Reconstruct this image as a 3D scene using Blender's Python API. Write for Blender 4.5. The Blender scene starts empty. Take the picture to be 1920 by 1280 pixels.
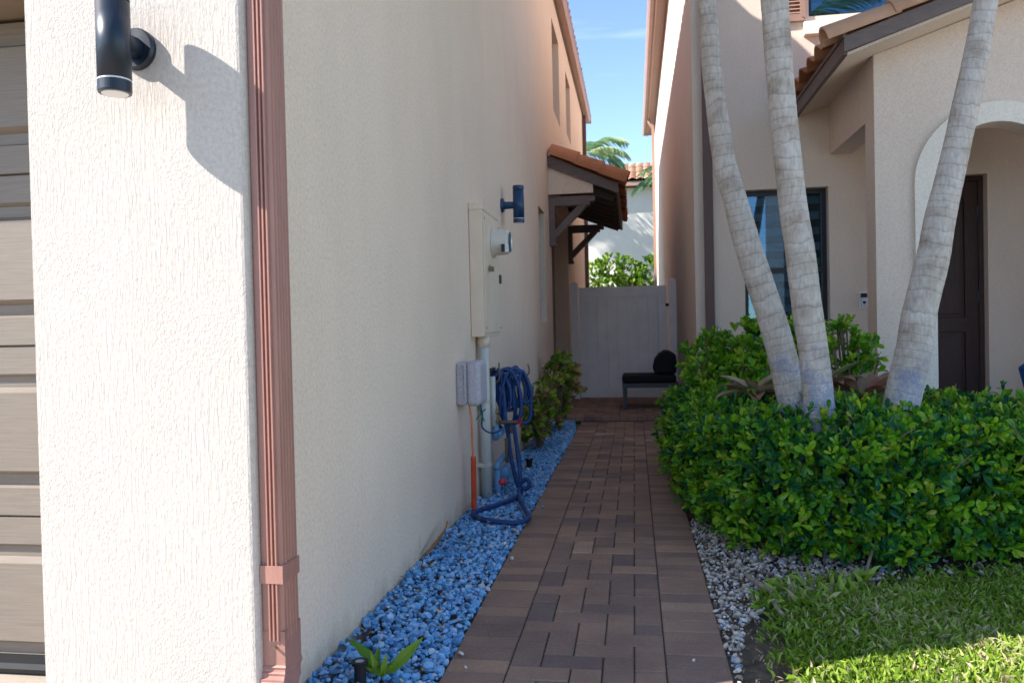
import bpy, math, random
import numpy as np
from mathutils import Vector, Matrix
rnd = random.Random(7); rng = np.random.default_rng(7)
sc = bpy.context.scene; C = sc.collection
PI = math.pi

# ---------------------------------------------------------------- camera
cd = bpy.data.cameras.new('camera'); cam = bpy.data.objects.new('camera', cd); C.objects.link(cam)
cd.lens = 28; cd.sensor_width = 36; cd.clip_start = 0.05; cd.clip_end = 1500
yaw = math.atan(230/1493.3); pit = math.atan(25/1493.3); rol = 0.022
fw = Vector((-math.sin(yaw)*math.cos(pit), math.cos(yaw)*math.cos(pit), -math.sin(pit)))
rt = Vector((math.cos(yaw), math.sin(yaw), 0)); up = rt.cross(fw)
r2 = rt*math.cos(rol) - up*math.sin(rol); u2 = rt*math.sin(rol) + up*math.cos(rol)
cam.matrix_world = Matrix(((r2.x,u2.x,-fw.x,0),(r2.y,u2.y,-fw.y,0),(r2.z,u2.z,-fw.z,1.095),(0,0,0,1)))
sc.camera = cam
cd.dof.use_dof = True; cd.dof.focus_distance = 3.2; cd.dof.aperture_fstop = 5.6

# ---------------------------------------------------------------- world and sun
SUN = Vector((2.4, 1.0, -1.96)).normalized()          # the way the light travels
el = math.asin(-SUN.z); rot = math.atan2(-SUN.x, -SUN.y)
w = bpy.data.worlds.new('World'); sc.world = w; w.use_nodes = True
nt = w.node_tree; nt.nodes.clear()
out = nt.nodes.new('ShaderNodeOutputWorld'); bg = nt.nodes.new('ShaderNodeBackground')
sky = nt.nodes.new('ShaderNodeTexSky'); sky.sky_type = 'NISHITA'; sky.sun_disc = False
sky.sun_elevation = el; sky.sun_rotation = rot % (2*PI); sky.air_density = 0.6; sky.dust_density = 0.0; sky.ozone_density = 4.0
bg.inputs['Strength'].default_value = 0.15
tc = nt.nodes.new('ShaderNodeTexCoord'); mp = nt.nodes.new('ShaderNodeMapping'); mp.inputs['Scale'].default_value = (1.0, 1.2, 9.0)
nz = nt.nodes.new('ShaderNodeTexNoise'); nz.inputs['Scale'].default_value = 2.2; nz.inputs['Detail'].default_value = 7
cr = nt.nodes.new('ShaderNodeValToRGB'); cr.color_ramp.elements[0].position = 0.54; cr.color_ramp.elements[1].position = 0.90
cr.color_ramp.elements[1].color = (0.45,0.45,0.45,1)
mx = nt.nodes.new('ShaderNodeMix'); mx.data_type = 'RGBA'
nt.links.new(tc.outputs['Generated'], mp.inputs[0]); nt.links.new(mp.outputs[0], nz.inputs[0]); nt.links.new(nz.outputs['Fac'], cr.inputs[0])
nt.links.new(cr.outputs['Color'], mx.inputs['Factor']); nt.links.new(sky.outputs[0], mx.inputs['A']); mx.inputs['B'].default_value = (4.5,5.2,6.2,1)
wb = nt.nodes.new('ShaderNodeMix'); wb.data_type = 'RGBA'; wb.blend_type = 'MULTIPLY'; wb.inputs['Factor'].default_value = 1; wb.inputs['B'].default_value = (1.0,0.90,0.75,1)
nt.links.new(mx.outputs['Result'], wb.inputs['A']); nt.links.new(wb.outputs['Result'], bg.inputs['Color']); nt.links.new(bg.outputs[0], out.inputs[0])
sd = bpy.data.lights.new('sun', 'SUN'); so = bpy.data.objects.new('sun', sd); C.objects.link(so)
sd.energy = 3.3; sd.angle = math.radians(0.53); sd.color = (1.0, 0.96, 0.90)
so.rotation_euler = SUN.to_track_quat('-Z', 'Y').to_euler(); so.location = (-20,-8,20)
sc.view_settings.view_transform = 'Standard'; sc.view_settings.look = 'None'; sc.view_settings.gamma = 1
sc.view_settings.exposure = 1.8
sc.render.engine = 'CYCLES'
try: sc.cycles.max_bounces = 10; sc.cycles.diffuse_bounces = 6
except Exception: pass

# ---------------------------------------------------------------- materials
def s2l(r, g, b):
    return tuple(((c/255)/12.92 if c/255 <= 0.04045 else ((c/255+0.055)/1.055)**2.4) for c in (r,g,b)) + (1,)
def newmat(name):
    m = bpy.data.materials.new(name); m.use_nodes = True; n = m.node_tree; p = n.nodes['Principled BSDF']
    return m, n, p
def nd(n, t, **kw):
    x = n.nodes.new(t)
    for k, v in kw.items():
        if k in x.inputs: x.inputs[k].default_value = v
        else: setattr(x, k, v)
    return x
def ramp(n, stops):
    r = n.nodes.new('ShaderNodeValToRGB'); e = r.color_ramp.elements
    while len(e) < len(stops): e.new(0.5)
    for i, (p, c) in enumerate(stops): e[i].position = p; e[i].color = c if len(c) == 4 else (*c, 1)
    return r
def mapping(n, scale=(1,1,1), rotz=0):
    t = n.nodes.new('ShaderNodeTexCoord'); m = n.nodes.new('ShaderNodeMapping'); m.inputs['Scale'].default_value = scale
    m.inputs['Rotation'].default_value[2] = rotz
    n.links.new(t.outputs['Object'], m.inputs[0]); return m.outputs[0]
def noise(n, vec, scale, detail=4, rough=0.55, dist=0.0):
    x = nd(n, 'ShaderNodeTexNoise', Scale=scale, Detail=detail, Roughness=rough, Distortion=dist); n.links.new(vec, x.inputs[0]); return x.outputs['Fac']
def simple(name, col, rough=0.6, metal=0.0, var=0.12, vscale=12, bump=0.0, bscale=80, spec=0.5, streak=(1,1,1)):
    m, n, p = newmat(name); v = mapping(n, streak)
    f = noise(n, v, vscale, 5)
    c0 = tuple(max(0, c*(1-var)) for c in col[:3]); c1 = tuple(min(1, c*(1+var)) for c in col[:3])
    r = ramp(n, [(0.3, c0), (0.7, c1)]); n.links.new(f, r.inputs[0]); n.links.new(r.outputs[0], p.inputs['Base Color'])
    p.inputs['Roughness'].default_value = rough; p.inputs['Metallic'].default_value = metal; p.inputs['Specular IOR Level'].default_value = spec
    if bump:
        b = nd(n, 'ShaderNodeBump', Strength=bump, Distance=0.004); n.links.new(noise(n, v, bscale, 6), b.inputs['Height']); n.links.new(b.outputs[0], p.inputs['Normal'])
    return m
def stucco(name, col, strength=0.35, trowel=False, grime=0.0):
    m, n, p = newmat(name); v = mapping(n)
    f = noise(n, v, 1.6, 6, 0.6); f2 = noise(n, mapping(n, (4,4,2.0)), 1.0, 6, 0.65)
    r = ramp(n, [(0.25, tuple(c*0.93 for c in col[:3])), (0.75, tuple(min(1, c*1.05) for c in col[:3]))])
    a = nd(n, 'ShaderNodeMath', operation='ADD'); a.inputs[1].default_value = 0; n.links.new(f, a.inputs[0])
    mm = nd(n, 'ShaderNodeMath', operation='MULTIPLY_ADD'); mm.inputs[1].default_value = 0.6; n.links.new(f2, mm.inputs[0])
    m5 = nd(n, 'ShaderNodeMath', operation='MULTIPLY'); m5.inputs[1].default_value = 0.4; n.links.new(a.outputs[0], m5.inputs[0]); n.links.new(m5.outputs[0], mm.inputs[2])
    n.links.new(mm.outputs[0], r.inputs[0])
    gn = noise(n, v, 75, 7, 0.78); gnr = ramp(n, [(0.32,(0.78,0.77,0.76)),(0.55,(1,1,1)),(0.75,(1.06,1.06,1.06))]); n.links.new(gn, gnr.inputs[0])
    gm = nd(n, 'ShaderNodeMix', data_type='RGBA', blend_type='MULTIPLY'); gm.inputs['Factor'].default_value = 1.0; n.links.new(r.outputs[0], gm.inputs['A']); n.links.new(gnr.outputs[0], gm.inputs['B'])
    # fine dark pits and scuffs
    sp = noise(n, mapping(n, (30,30,14)), 1.0, 3); spr = ramp(n, [(0.76, (1,1,1)), (0.82, (0.72,0.68,0.62))]); n.links.new(sp, spr.inputs[0])
    mixc = nd(n, 'ShaderNodeMix', data_type='RGBA', blend_type='MULTIPLY'); mixc.inputs['Factor'].default_value = 0.5
    n.links.new(gm.outputs['Result'], mixc.inputs['A']); n.links.new(spr.outputs[0], mixc.inputs['B'])
    last = mixc.outputs['Result']
    if grime:      # splash-back dirt just above the stones
        tcn = n.nodes.new('ShaderNodeNewGeometry'); sx = n.nodes.new('ShaderNodeSeparateXYZ'); n.links.new(tcn.outputs['Position'], sx.inputs[0])
        ad = nd(n, 'ShaderNodeMath', operation='MULTIPLY_ADD'); ad.inputs[1].default_value = 0.22; n.links.new(noise(n, mapping(n,(14,14,5)), 1.0, 5), ad.inputs[0]); n.links.new(sx.outputs['Z'], ad.inputs[2])
        gr = ramp(n, [(0.10, (0.62,0.55,0.47)), (0.24, (1,1,1))]); n.links.new(ad.outputs[0], gr.inputs[0])
        g2 = nd(n, 'ShaderNodeMix', data_type='RGBA', blend_type='MULTIPLY'); g2.inputs['Factor'].default_value = grime
        n.links.new(last, g2.inputs['A']); n.links.new(gr.outputs[0], g2.inputs['B']); last = g2.outputs['Result']
    n.links.new(last, p.inputs['Base Color'])
    p.inputs['Roughness'].default_value = 0.9; p.inputs['Specular IOR Level'].default_value = 0.2
    b1 = nd(n, 'ShaderNodeBump', Strength=strength, Distance=0.0035)
    n.links.new(noise(n, v, 170, 5, 0.6), b1.inputs['Height'])
    if trowel:
        h1 = noise(n, mapping(n, (120, 120, 75)), 1.0, 4, 0.5, 1.0); h2 = noise(n, mapping(n, (130, 130, 14)), 1.0, 4, 0.6, 0.6)
        k1 = ramp(n, [(0.44, (0,0,0)), (0.56, (1,1,1))]); k2 = ramp(n, [(0.47, (0,0,0)), (0.58, (1,1,1))]); n.links.new(h1, k1.inputs[0]); n.links.new(h2, k2.inputs[0])
        sel = ramp(n, [(0.4, (0,0,0)), (0.6, (1,1,1))]); n.links.new(noise(n, mapping(n,(5,5,2.5)), 1.0, 3), sel.inputs[0])
        mk = nd(n, 'ShaderNodeMix', data_type='RGBA'); n.links.new(sel.outputs[0], mk.inputs['Factor']); n.links.new(k1.outputs[0], mk.inputs['A']); n.links.new(k2.outputs[0], mk.inputs['B'])
        b2 = nd(n, 'ShaderNodeBump', Strength=0.5, Distance=0.0014); n.links.new(mk.outputs['Result'], b2.inputs['Height'])
        n.links.new(b1.outputs[0], b2.inputs['Normal']); n.links.new(b2.outputs[0], p.inputs['Normal'])
    else:
        b2 = nd(n, 'ShaderNodeBump', Strength=0.25, Distance=0.01); n.links.new(noise(n, mapping(n, (14,14,2.5)), 1.0, 5), b2.inputs['Height'])
        n.links.new(b1.outputs[0], b2.inputs['Normal']); n.links.new(b2.outputs[0], p.inputs['Normal'])
    return m
def varmat(name, stops, rough=0.7, noise_amt=0.15, nscale=60, bump=0.3, transl=0.0, spec=0.4, bdist=0.003, speck=False):
    """colour picked per piece from its own 'var' value"""
    m, n, p = newmat(name); a = nd(n, 'ShaderNodeAttribute', attribute_name='var')
    v = mapping(n); f = noise(n, v, nscale, 5)
    ma = nd(n, 'ShaderNodeMath', operation='MULTIPLY_ADD'); ma.inputs[1].default_value = noise_amt; n.links.new(f, ma.inputs[0])
    sb = nd(n, 'ShaderNodeMath', operation='SUBTRACT'); sb.inputs[1].default_value = noise_amt/2; n.links.new(a.outputs['Fac'], sb.inputs[0]); n.links.new(sb.outputs[0], ma.inputs[2])
    r = ramp(n, stops); n.links.new(ma.outputs[0], r.inputs[0]); n.links.new(r.outputs[0], p.inputs['Base Color'])
    p.inputs['Roughness'].default_value = rough; p.inputs['Specular IOR Level'].default_value = spec
    if speck:      # pale aggregate showing through the worn face, and darker worn patches
        sp = ramp(n, [(0.66,(0,0,0)),(0.74,(1,1,1))]); n.links.new(noise(n, v, 260, 2, 0.5), sp.inputs[0])
        mw = nd(n, 'ShaderNodeMix', data_type='RGBA'); mw.inputs['B'].default_value = (0.62,0.55,0.48,1)
        mf = nd(n, 'ShaderNodeMath', operation='MULTIPLY'); mf.inputs[1].default_value = 0.55; n.links.new(sp.outputs[0], mf.inputs[0]); n.links.new(mf.outputs[0], mw.inputs['Factor'])
        st = ramp(n, [(0.35,(0.80,0.79,0.80)),(0.6,(1.04,1.02,1.0))]); n.links.new(noise(n, v, 3.2, 5, 0.6), st.inputs[0])
        m7 = nd(n, 'ShaderNodeMix', data_type='RGBA', blend_type='MULTIPLY'); m7.inputs['Factor'].default_value = 1; n.links.new(r.outputs[0], m7.inputs['A']); n.links.new(st.outputs[0], m7.inputs['B'])
        n.links.new(m7.outputs['Result'], mw.inputs['A']); n.links.new(mw.outputs['Result'], p.inputs['Base Color'])
    if bump:
        b = nd(n, 'ShaderNodeBump', Strength=bump, Distance=bdist); n.links.new(f, b.inputs['Height']); n.links.new(b.outputs[0], p.inputs['Normal'])
    if transl:
        t = nd(n, 'ShaderNodeBsdfTranslucent'); ms = n.nodes.new('ShaderNodeMixShader'); ms.inputs[0].default_value = transl
        o = n.nodes['Material Output']; n.links.new(r.outputs[0], t.inputs[0]); n.links.new(p.outputs[0], ms.inputs[1]); n.links.new(t.outputs[0], ms.inputs[2]); n.links.new(ms.outputs[0], o.inputs[0])
    return m

CREAM = (0.84, 0.67, 0.545)
M_cream = stucco('cream_stucco', CREAM, 0.3, grime=0.8)
M_trowel = stucco('rough_cream_stucco', (0.60,0.535,0.48), 0.2, trowel=True)
M_tan = stucco('tan_stucco', (0.75, 0.615, 0.52), 0.35)
M_white = stucco('white_stucco', (0.80, 0.77, 0.72), 0.2)
M_trim = stucco('trim_stucco', (0.84,0.755,0.66), 0.2)
M_ds = simple('dusty_rose_metal', (0.38,0.185,0.145), 0.42, 0, 0.10, 6, 0.15, 60, streak=(6,6,1))
M_gut = simple('rose_brown_gutter', (0.40,0.24,0.185), 0.45, 0, 0.08, 3)
M_dsdark = simple('dark_brown_metal', (0.105,0.052,0.045), 0.5, 0, 0.1, 3)
M_fascia = simple('brown_painted_wood', (0.155,0.112,0.102), 0.6, 0, 0.15, 8, 0.2, 60, streak=(1,1,6))
M_lampblue = simple('blue_bronze', (0.008,0.045,0.12), 0.38, 0.0, 0.2, 20)
M_blackiron = simple('black_bronze', (0.010,0.018,0.035), 0.38, 0.0, 0.2, 20)
M_soffit = simple('dark_soffit', (0.11,0.085,0.07), 0.8)
M_door = simple('dark_brown_door', (0.055,0.027,0.024), 0.5, 0, 0.2, 10, 0.2, 50, streak=(8,8,1))
M_vinyl = simple('grey_white_vinyl', (0.86,0.80,0.79), 0.5, 0, 0.06, 4, 0.05)
M_boxp = simple('painted_metal_box', (0.78,0.64,0.51), 0.5, 0, 0.06, 5)
M_meter = simple('grey_meter', (0.62,0.56,0.48), 0.4, 0, 0.05)
M_lav = simple('lavender_grey_plastic', (0.47,0.44,0.49), 0.55, 0, 0.2, 90, 0.2)
M_pvc = simple('white_pvc', (0.62,0.62,0.58), 0.4, 0, 0.08, 8)
M_pvcb = simple('light_blue_pvc', (0.16,0.36,0.60), 0.4, 0, 0.35, 14)
M_orange = simple('orange_plastic', (0.62,0.075,0.02), 0.45, 0, 0.15, 10)
M_orangel = simple('pale_orange_cable', (0.75,0.22,0.10), 0.45)
M_hose = simple('blue_hose', (0.006,0.05,0.19), 0.5, 0, 0.35, 25, 0.3, 300)
M_red = simple('red_paint', (0.55,0.02,0.06), 0.4)
M_brass = simple('aged_brass', (0.22,0.17,0.11), 0.4, 0.6)
M_green = simple('green_wire', (0.0,0.22,0.10), 0.5)
M_blackp = simple('black_plastic', (0.006,0.006,0.008), 0.6)
M_cush = simple('black_cushion', (0.010,0.010,0.012), 0.95, 0, 0.3, 60, 0.5, 300)
M_frame = simple('grey_steel_frame', (0.06,0.06,0.07), 0.45, 0.3)
M_blue = simple('blue_canvas', (0.01,0.10,0.38), 0.8, 0, 0.2, 60, 0.3, 300)
M_white_p = simple('white_plastic', (0.75,0.75,0.75), 0.35, 0, 0.03)
M_silver = simple('silver_plastic', (0.50,0.52,0.58), 0.3, 0.2, 0.05)
M_shut = simple('tan_shutter', (0.33,0.19,0.145), 0.5, 0, 0.08)
M_tile = varmat('clay_tile', [(0.0,(0.24,0.075,0.03)),(0.45,(0.40,0.14,0.06)),(1.0,(0.56,0.26,0.14))], 0.8, 0.7, 7, 0.4)
M_tilep = varmat('pale_clay_tile', [(0.0,(0.42,0.22,0.13)),(0.5,(0.58,0.33,0.21)),(1.0,(0.66,0.42,0.28))], 0.8, 0.7, 6, 0.4)
M_brick = varmat('paver_brick', [(0.0,(0.175,0.130,0.128)),(0.30,(0.235,0.155,0.132)),(0.55,(0.32,0.20,0.150)),(0.8,(0.40,0.25,0.175)),(1.0,(0.52,0.36,0.27))], 0.9, 0.5, 75, 0.7, spec=0.2, bdist=0.002, speck=True)
M_joint = simple('joint_sand', (0.06,0.058,0.038), 0.95, 0, 0.4, 30, 0.5)
M_bstone = varmat('sky_tinted_stone', [(0.0,(0.06,0.17,0.32)),(0.2,(0.12,0.32,0.60)),(0.5,(0.22,0.46,0.76)),(0.78,(0.38,0.57,0.82)),(0.92,(0.58,0.58,0.62)),(1.0,(0.74,0.68,0.58))], 0.8, 0.25, 70, 0.4, spec=0.3)  # blue skylight of the shade is painted into these stone colours
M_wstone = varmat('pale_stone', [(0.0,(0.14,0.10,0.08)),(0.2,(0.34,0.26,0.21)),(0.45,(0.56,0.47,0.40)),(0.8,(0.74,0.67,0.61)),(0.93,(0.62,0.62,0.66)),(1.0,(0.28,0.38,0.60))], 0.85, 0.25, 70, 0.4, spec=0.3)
M_soil = simple('dark_soil', (0.14,0.10,0.072), 0.95, 0, 0.5, 25, 0.9, 60)
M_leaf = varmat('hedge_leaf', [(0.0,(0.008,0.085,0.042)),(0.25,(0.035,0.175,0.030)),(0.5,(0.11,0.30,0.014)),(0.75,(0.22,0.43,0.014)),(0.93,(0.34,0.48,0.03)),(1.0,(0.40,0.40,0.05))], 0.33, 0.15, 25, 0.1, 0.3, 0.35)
M_leafb = varmat('bright_leaf', [(0.0,(0.03,0.10,0.01)),(0.5,(0.12,0.27,0.02)),(1.0,(0.36,0.48,0.06))], 0.45, 0.2, 25, 0.1, 0.35, 0.35)
M_croton = varmat('croton_leaf', [(0.0,(0.05,0.12,0.015)),(0.3,(0.16,0.27,0.02)),(0.62,(0.40,0.50,0.05)),(0.75,(0.30,0.20,0.08)),(1.0,(0.45,0.27,0.15))], 0.5, 0.2, 30, 0.1, 0.25, 0.35)
M_brom = varmat('bromeliad_leaf', [(0.0,(0.12,0.17,0.06)),(0.4,(0.26,0.20,0.13)),(0.65,(0.30,0.10,0.07)),(0.8,(0.36,0.28,0.18)),(1.0,(0.55,0.50,0.34))], 0.5, 0.5, 9, 0.1, 0.2, 0.35)
M_grass = varmat('grass_blade', [(0.0,(0.11,0.20,0.015)),(0.4,(0.27,0.41,0.03)),(0.72,(0.38,0.50,0.10)),(0.86,(0.58,0.56,0.26)),(1.0,(0.68,0.55,0.38))], 0.6, 0.15, 40, 0, 0.35, 0.3)
M_frond = varmat('palm_frond', [(0.0,(0.10,0.28,0.20)),(0.5,(0.28,0.45,0.24)),(1.0,(0.60,0.62,0.38))], 0.5, 0.2, 10, 0, 0.25, 0.35)
M_wood = simple('brown_stem', (0.19,0.14,0.10), 0.9, 0, 0.3, 30, 0.5)
M_stick = simple('weathered_stick', (0.30,0.24,0.19), 0.9, 0, 0.3, 40, 0.5)
M_lawn = simple('thatch', (0.13,0.12,0.05), 0.95, 0, 0.5, 14, 0.8, 60)
M_drive = simple('pale_paver', (0.36,0.30,0.24), 0.9, 0, 0.10, 4, 0.4)
M_conc = simple('pale_concrete', (0.58,0.52,0.45), 0.9, 0, 0.10, 4, 0.4)
M_street = simple('asphalt', (0.07,0.07,0.07), 0.95, 0, 0.2, 10, 0.5)
M_shaft = simple('crownshaft', (0.16,0.26,0.08), 0.5, 0, 0.2, 5)

def garage_mat():
    m, n, p = newmat('taupe_woodgrain_steel'); v = mapping(n, (6, 6, 160))
    f = noise(n, v, 1.0, 5, 0.6, 0.4)
    r = ramp(n, [(0.3, (0.175,0.142,0.114)), (0.7, (0.225,0.184,0.148))]); n.links.new(f, r.inputs[0]); n.links.new(r.outputs[0], p.inputs['Base Color'])
    b = nd(n, 'ShaderNodeBump', Strength=0.35, Distance=0.0012); n.links.new(f, b.inputs['Height']); n.links.new(b.outputs[0], p.inputs['Normal'])
    p.inputs['Roughness'].default_value = 0.55; return m
M_gar = garage_mat()
M_garf = simple('taupe_frame', (0.23,0.17,0.12), 0.6)

def bark_mat():
    m, n, p = newmat('palm_bark')
    a = nd(n, 'ShaderNodeAttribute', attribute_name='var')          # runs along the trunk, one unit per ring
    v = mapping(n, (1,1,1)); f = noise(n, v, 9, 5); g = noise(n, mapping(n,(70,70,22)), 1.0, 6); q = noise(n, v, 120, 4)
    ad = nd(n, 'ShaderNodeMath', operation='MULTIPLY_ADD'); ad.inputs[1].default_value = 1.1; n.links.new(noise(n, v, 9, 5), ad.inputs[0]); n.links.new(a.outputs['Fac'], ad.inputs[2])
    fr = nd(n, 'ShaderNodeMath', operation='FRACT'); n.links.new(ad.outputs[0], fr.inputs[0])
    rr = ramp(n, [(0.0,(0.70,0.69,0.68)),(0.07,(0.86,0.85,0.84)),(0.22,(0.98,0.98,0.98)),(0.85,(1,1,1)),(0.96,(1.05,1.05,1.05)),(1.0,(0.74,0.73,0.72))]); n.links.new(fr.outputs[0], rr.inputs[0])
    base = ramp(n, [(0.3,(0.38,0.31,0.26)),(0.48,(0.54,0.47,0.42)),(0.7,(0.62,0.56,0.52))]); n.links.new(f, base.inputs[0])
    m1 = nd(n, 'ShaderNodeMix', data_type='RGBA', blend_type='MULTIPLY'); m1.inputs['Factor'].default_value = 1; n.links.new(base.outputs[0], m1.inputs['A']); n.links.new(rr.outputs[0], m1.inputs['B'])
    fib = ramp(n, [(0.35,(0.78,0.76,0.74)),(0.6,(1.05,1.05,1.05))]); n.links.new(g, fib.inputs[0])
    m2 = nd(n, 'ShaderNodeMix', data_type='RGBA', blend_type='MULTIPLY'); m2.inputs['Factor'].default_value = 0.8; n.links.new(m1.outputs['Result'], m2.inputs['A']); n.links.new(fib.outputs[0], m2.inputs['B'])
    # bluish shade tint painted into the bark, dense near the foot, ragged speckled edge
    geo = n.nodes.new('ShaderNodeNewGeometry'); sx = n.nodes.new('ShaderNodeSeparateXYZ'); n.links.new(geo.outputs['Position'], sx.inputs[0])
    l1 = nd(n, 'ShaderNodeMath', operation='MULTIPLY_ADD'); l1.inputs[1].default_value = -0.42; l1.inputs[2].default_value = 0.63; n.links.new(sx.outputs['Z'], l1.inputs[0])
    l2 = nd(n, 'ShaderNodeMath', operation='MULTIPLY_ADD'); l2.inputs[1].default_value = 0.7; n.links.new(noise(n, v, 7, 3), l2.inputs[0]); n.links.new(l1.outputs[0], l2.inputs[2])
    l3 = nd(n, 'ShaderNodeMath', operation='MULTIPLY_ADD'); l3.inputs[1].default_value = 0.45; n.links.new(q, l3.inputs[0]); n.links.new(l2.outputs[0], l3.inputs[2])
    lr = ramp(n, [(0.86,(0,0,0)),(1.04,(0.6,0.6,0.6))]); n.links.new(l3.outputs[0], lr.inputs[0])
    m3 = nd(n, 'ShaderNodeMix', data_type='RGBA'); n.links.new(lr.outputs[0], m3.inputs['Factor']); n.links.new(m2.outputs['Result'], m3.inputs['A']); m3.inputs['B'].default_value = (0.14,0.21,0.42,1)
    n.links.new(m3.outputs['Result'], p.inputs['Base Color']); p.inputs['Roughness'].default_value = 0.85; p.inputs['Specular IOR Level'].default_value = 0.2
    b = nd(n, 'ShaderNodeBump', Strength=0.35, Distance=0.006); n.links.new(rr.outputs[0], b.inputs['Height'])
    b2 = nd(n, 'ShaderNodeBump', Strength=0.5, Distance=0.003); n.links.new(g, b2.inputs['Height']); n.links.new(b.outputs[0], b2.inputs['Normal']); n.links.new(b2.outputs[0], p.inputs['Normal'])
    return m
M_bark = bark_mat()
def glass_mat():
    m, n, p = newmat('window_glass'); p.inputs['Base Color'].default_value = (0.02,0.03,0.04,1); p.inputs['Roughness'].default_value = 0.02
    tr = nd(n, 'ShaderNodeBsdfTransparent', Color=(0.60,0.72,0.78,1)); gl = nd(n, 'ShaderNodeBsdfGlossy', Roughness=0.01, Color=(0.42,0.72,1,1))
    fr = nd(n, 'ShaderNodeFresnel', IOR=2.0); ms = n.nodes.new('ShaderNodeMixShader')
    n.links.new(fr.outputs[0], ms.inputs[0]); n.links.new(tr.outputs[0], ms.inputs[1]); n.links.new(gl.outputs[0], ms.inputs[2]); n.links.new(ms.outputs[0], n.nodes['Material Output'].inputs[0])
    return m
M_glass = glass_mat()
M_dark = simple('dark_interior', (0.01,0.01,0.012), 0.9)
M_blind = simple('blind_fabric', (0.5,0.47,0.42), 0.9)
M_blindd = simple('blind_dark_band', (0.03,0.03,0.03), 0.9)
M_bronze = simple('bronze_window_frame', (0.018,0.018,0.022), 0.4, 0.2)

# ---------------------------------------------------------------- mesh helpers
class MB:
    def __init__(s): s.v = []; s.f = []; s.var = []
    def add(s, vs, fs, var=None):
        o = len(s.v); s.v += [tuple(x) for x in vs]; s.f += [tuple(i+o for i in f) for f in fs]; s.var += [0.5 if var is None else var]*len(vs) if not isinstance(var, list) else var
        return s
    def box(s, x0, x1, y0, y1, z0, z1, var=None):
        return s.add([(x0,y0,z0),(x1,y0,z0),(x1,y1,z0),(x0,y1,z0),(x0,y0,z1),(x1,y0,z1),(x1,y1,z1),(x0,y1,z1)],
                     [(0,3,2,1),(4,5,6,7),(0,1,5,4),(1,2,6,5),(2,3,7,6),(3,0,4,7)], var)
    def prism(s, poly, axis, a0, a1, var=None):       # poly: 2D points; axis 'x': (y,z), 'y': (x,z), 'z': (x,y)
        n = len(poly)
        def P(p, a): return {'x': (a,p[0],p[1]), 'y': (p[0],a,p[1]), 'z': (p[0],p[1],a)}[axis]
        vs = [P(p, a0) for p in poly] + [P(p, a1) for p in poly]
        return s.add(vs, [tuple(range(n)), tuple(range(2*n-1, n-1, -1))] + [(i, i+n, (i+1) % n+n, (i+1) % n) for i in range(n)], var)
    def bar(s, a, b, w, h, upv=(0,0,1), var=None):    # rectangular bar between two points
        a = Vector(a); b = Vector(b); d = (b-a).normalized(); u = Vector(upv); r = d.cross(u).normalized(); u = r.cross(d)
        vs = [p + r*sx*w/2 + u*sy*h/2 for p in (a, b) for sx, sy in ((-1,-1),(1,-1),(1,1),(-1,1))]
        return s.add(vs, [(0,1,2,3),(7,6,5,4),(0,4,5,1),(1,5,6,2),(2,6,7,3),(3,7,4,0)], var)
    def tube(s, pts, r, seg=10, cap=True, vars_=None):
        pts = [Vector(p) for p in pts]; n = len(pts); rs = r if isinstance(r, (list, tuple)) else [r]*n
        vs = []; vv = []; prev = None
        for i, p in enumerate(pts):
            t = (pts[min(i+1, n-1)] - pts[max(i-1, 0)]).normalized()
            if prev is None:
                a = Vector((1,0,0)) if abs(t.x) < 0.8 else Vector((0,1,0)); u = t.cross(a).normalized()
            else: u = (prev - t*prev.dot(t)).normalized()
            prev = u; w_ = t.cross(u)
            for k in range(seg):
                an = 2*PI*k/seg; vs.append(p + (u*math.cos(an) + w_*math.sin(an))*rs[i]); vv.append(vars_[i] if vars_ else 0.5)
        fs = [(i*seg+k, i*seg+(k+1) % seg, (i+1)*seg+(k+1) % seg, (i+1)*seg+k) for i in range(n-1) for k in range(seg)]
        if cap: fs += [tuple(range(seg-1, -1, -1)), tuple(range((n-1)*seg, n*seg))]
        return s.add(vs, fs, vv)
    def lathe(s, prof, origin=(0,0,0), axis=(0,0,1), seg=28, var=None):   # prof: (radius, height)
        ax = Vector(axis).normalized(); a = Vector((1,0,0)) if abs(ax.x) < 0.8 else Vector((0,1,0)); u = ax.cross(a).normalized(); w_ = ax.cross(u); o = Vector(origin)
        vs = [o + ax*h + (u*math.cos(2*PI*k/seg) + w_*math.sin(2*PI*k/seg))*r for r, h in prof for k in range(seg)]
        n = len(prof); fs = [(i*seg+k, i*seg+(k+1) % seg, (i+1)*seg+(k+1) % seg, (i+1)*seg+k) for i in range(n-1) for k in range(seg)]
        fs += [tuple(range(seg-1, -1, -1)), tuple(range((n-1)*seg, n*seg))]
        return s.add(vs, fs, var)
    def build(s, name, mat, parent=None, smooth=False, bevel=0.0, sub=0, org=(0,0,0)):
        m = bpy.data.meshes.new(name); o = Vector(parent_loc(parent)) if parent else Vector(org)
        m.from_pydata([(x-o.x, y-o.y, z-o.z) for x, y, z in s.v], [], s.f); m.update()
        at = m.attributes.new('var', 'FLOAT', 'POINT'); at.data.foreach_set('value', s.var)
        m.materials.append(mat)
        if smooth: m.polygons.foreach_set('use_smooth', [True]*len(m.polygons))
        ob = bpy.data.objects.new(name, m); C.objects.link(ob)
        if parent: ob.parent = parent
        else: ob.location = o
        if bevel:
            b = ob.modifiers.new('bevel', 'BEVEL'); b.width = bevel; b.segments = 2; b.limit_method = 'ANGLE'; b.angle_limit = math.radians(40)
        if sub:
            q = ob.modifiers.new('sub', 'SUBSURF'); q.levels = sub; q.render_levels = sub
        return ob
def parent_loc(p):
    l = Vector(p.location)
    while p.parent: p = p.parent; l = l + Vector(p.location)
    return l
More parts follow.
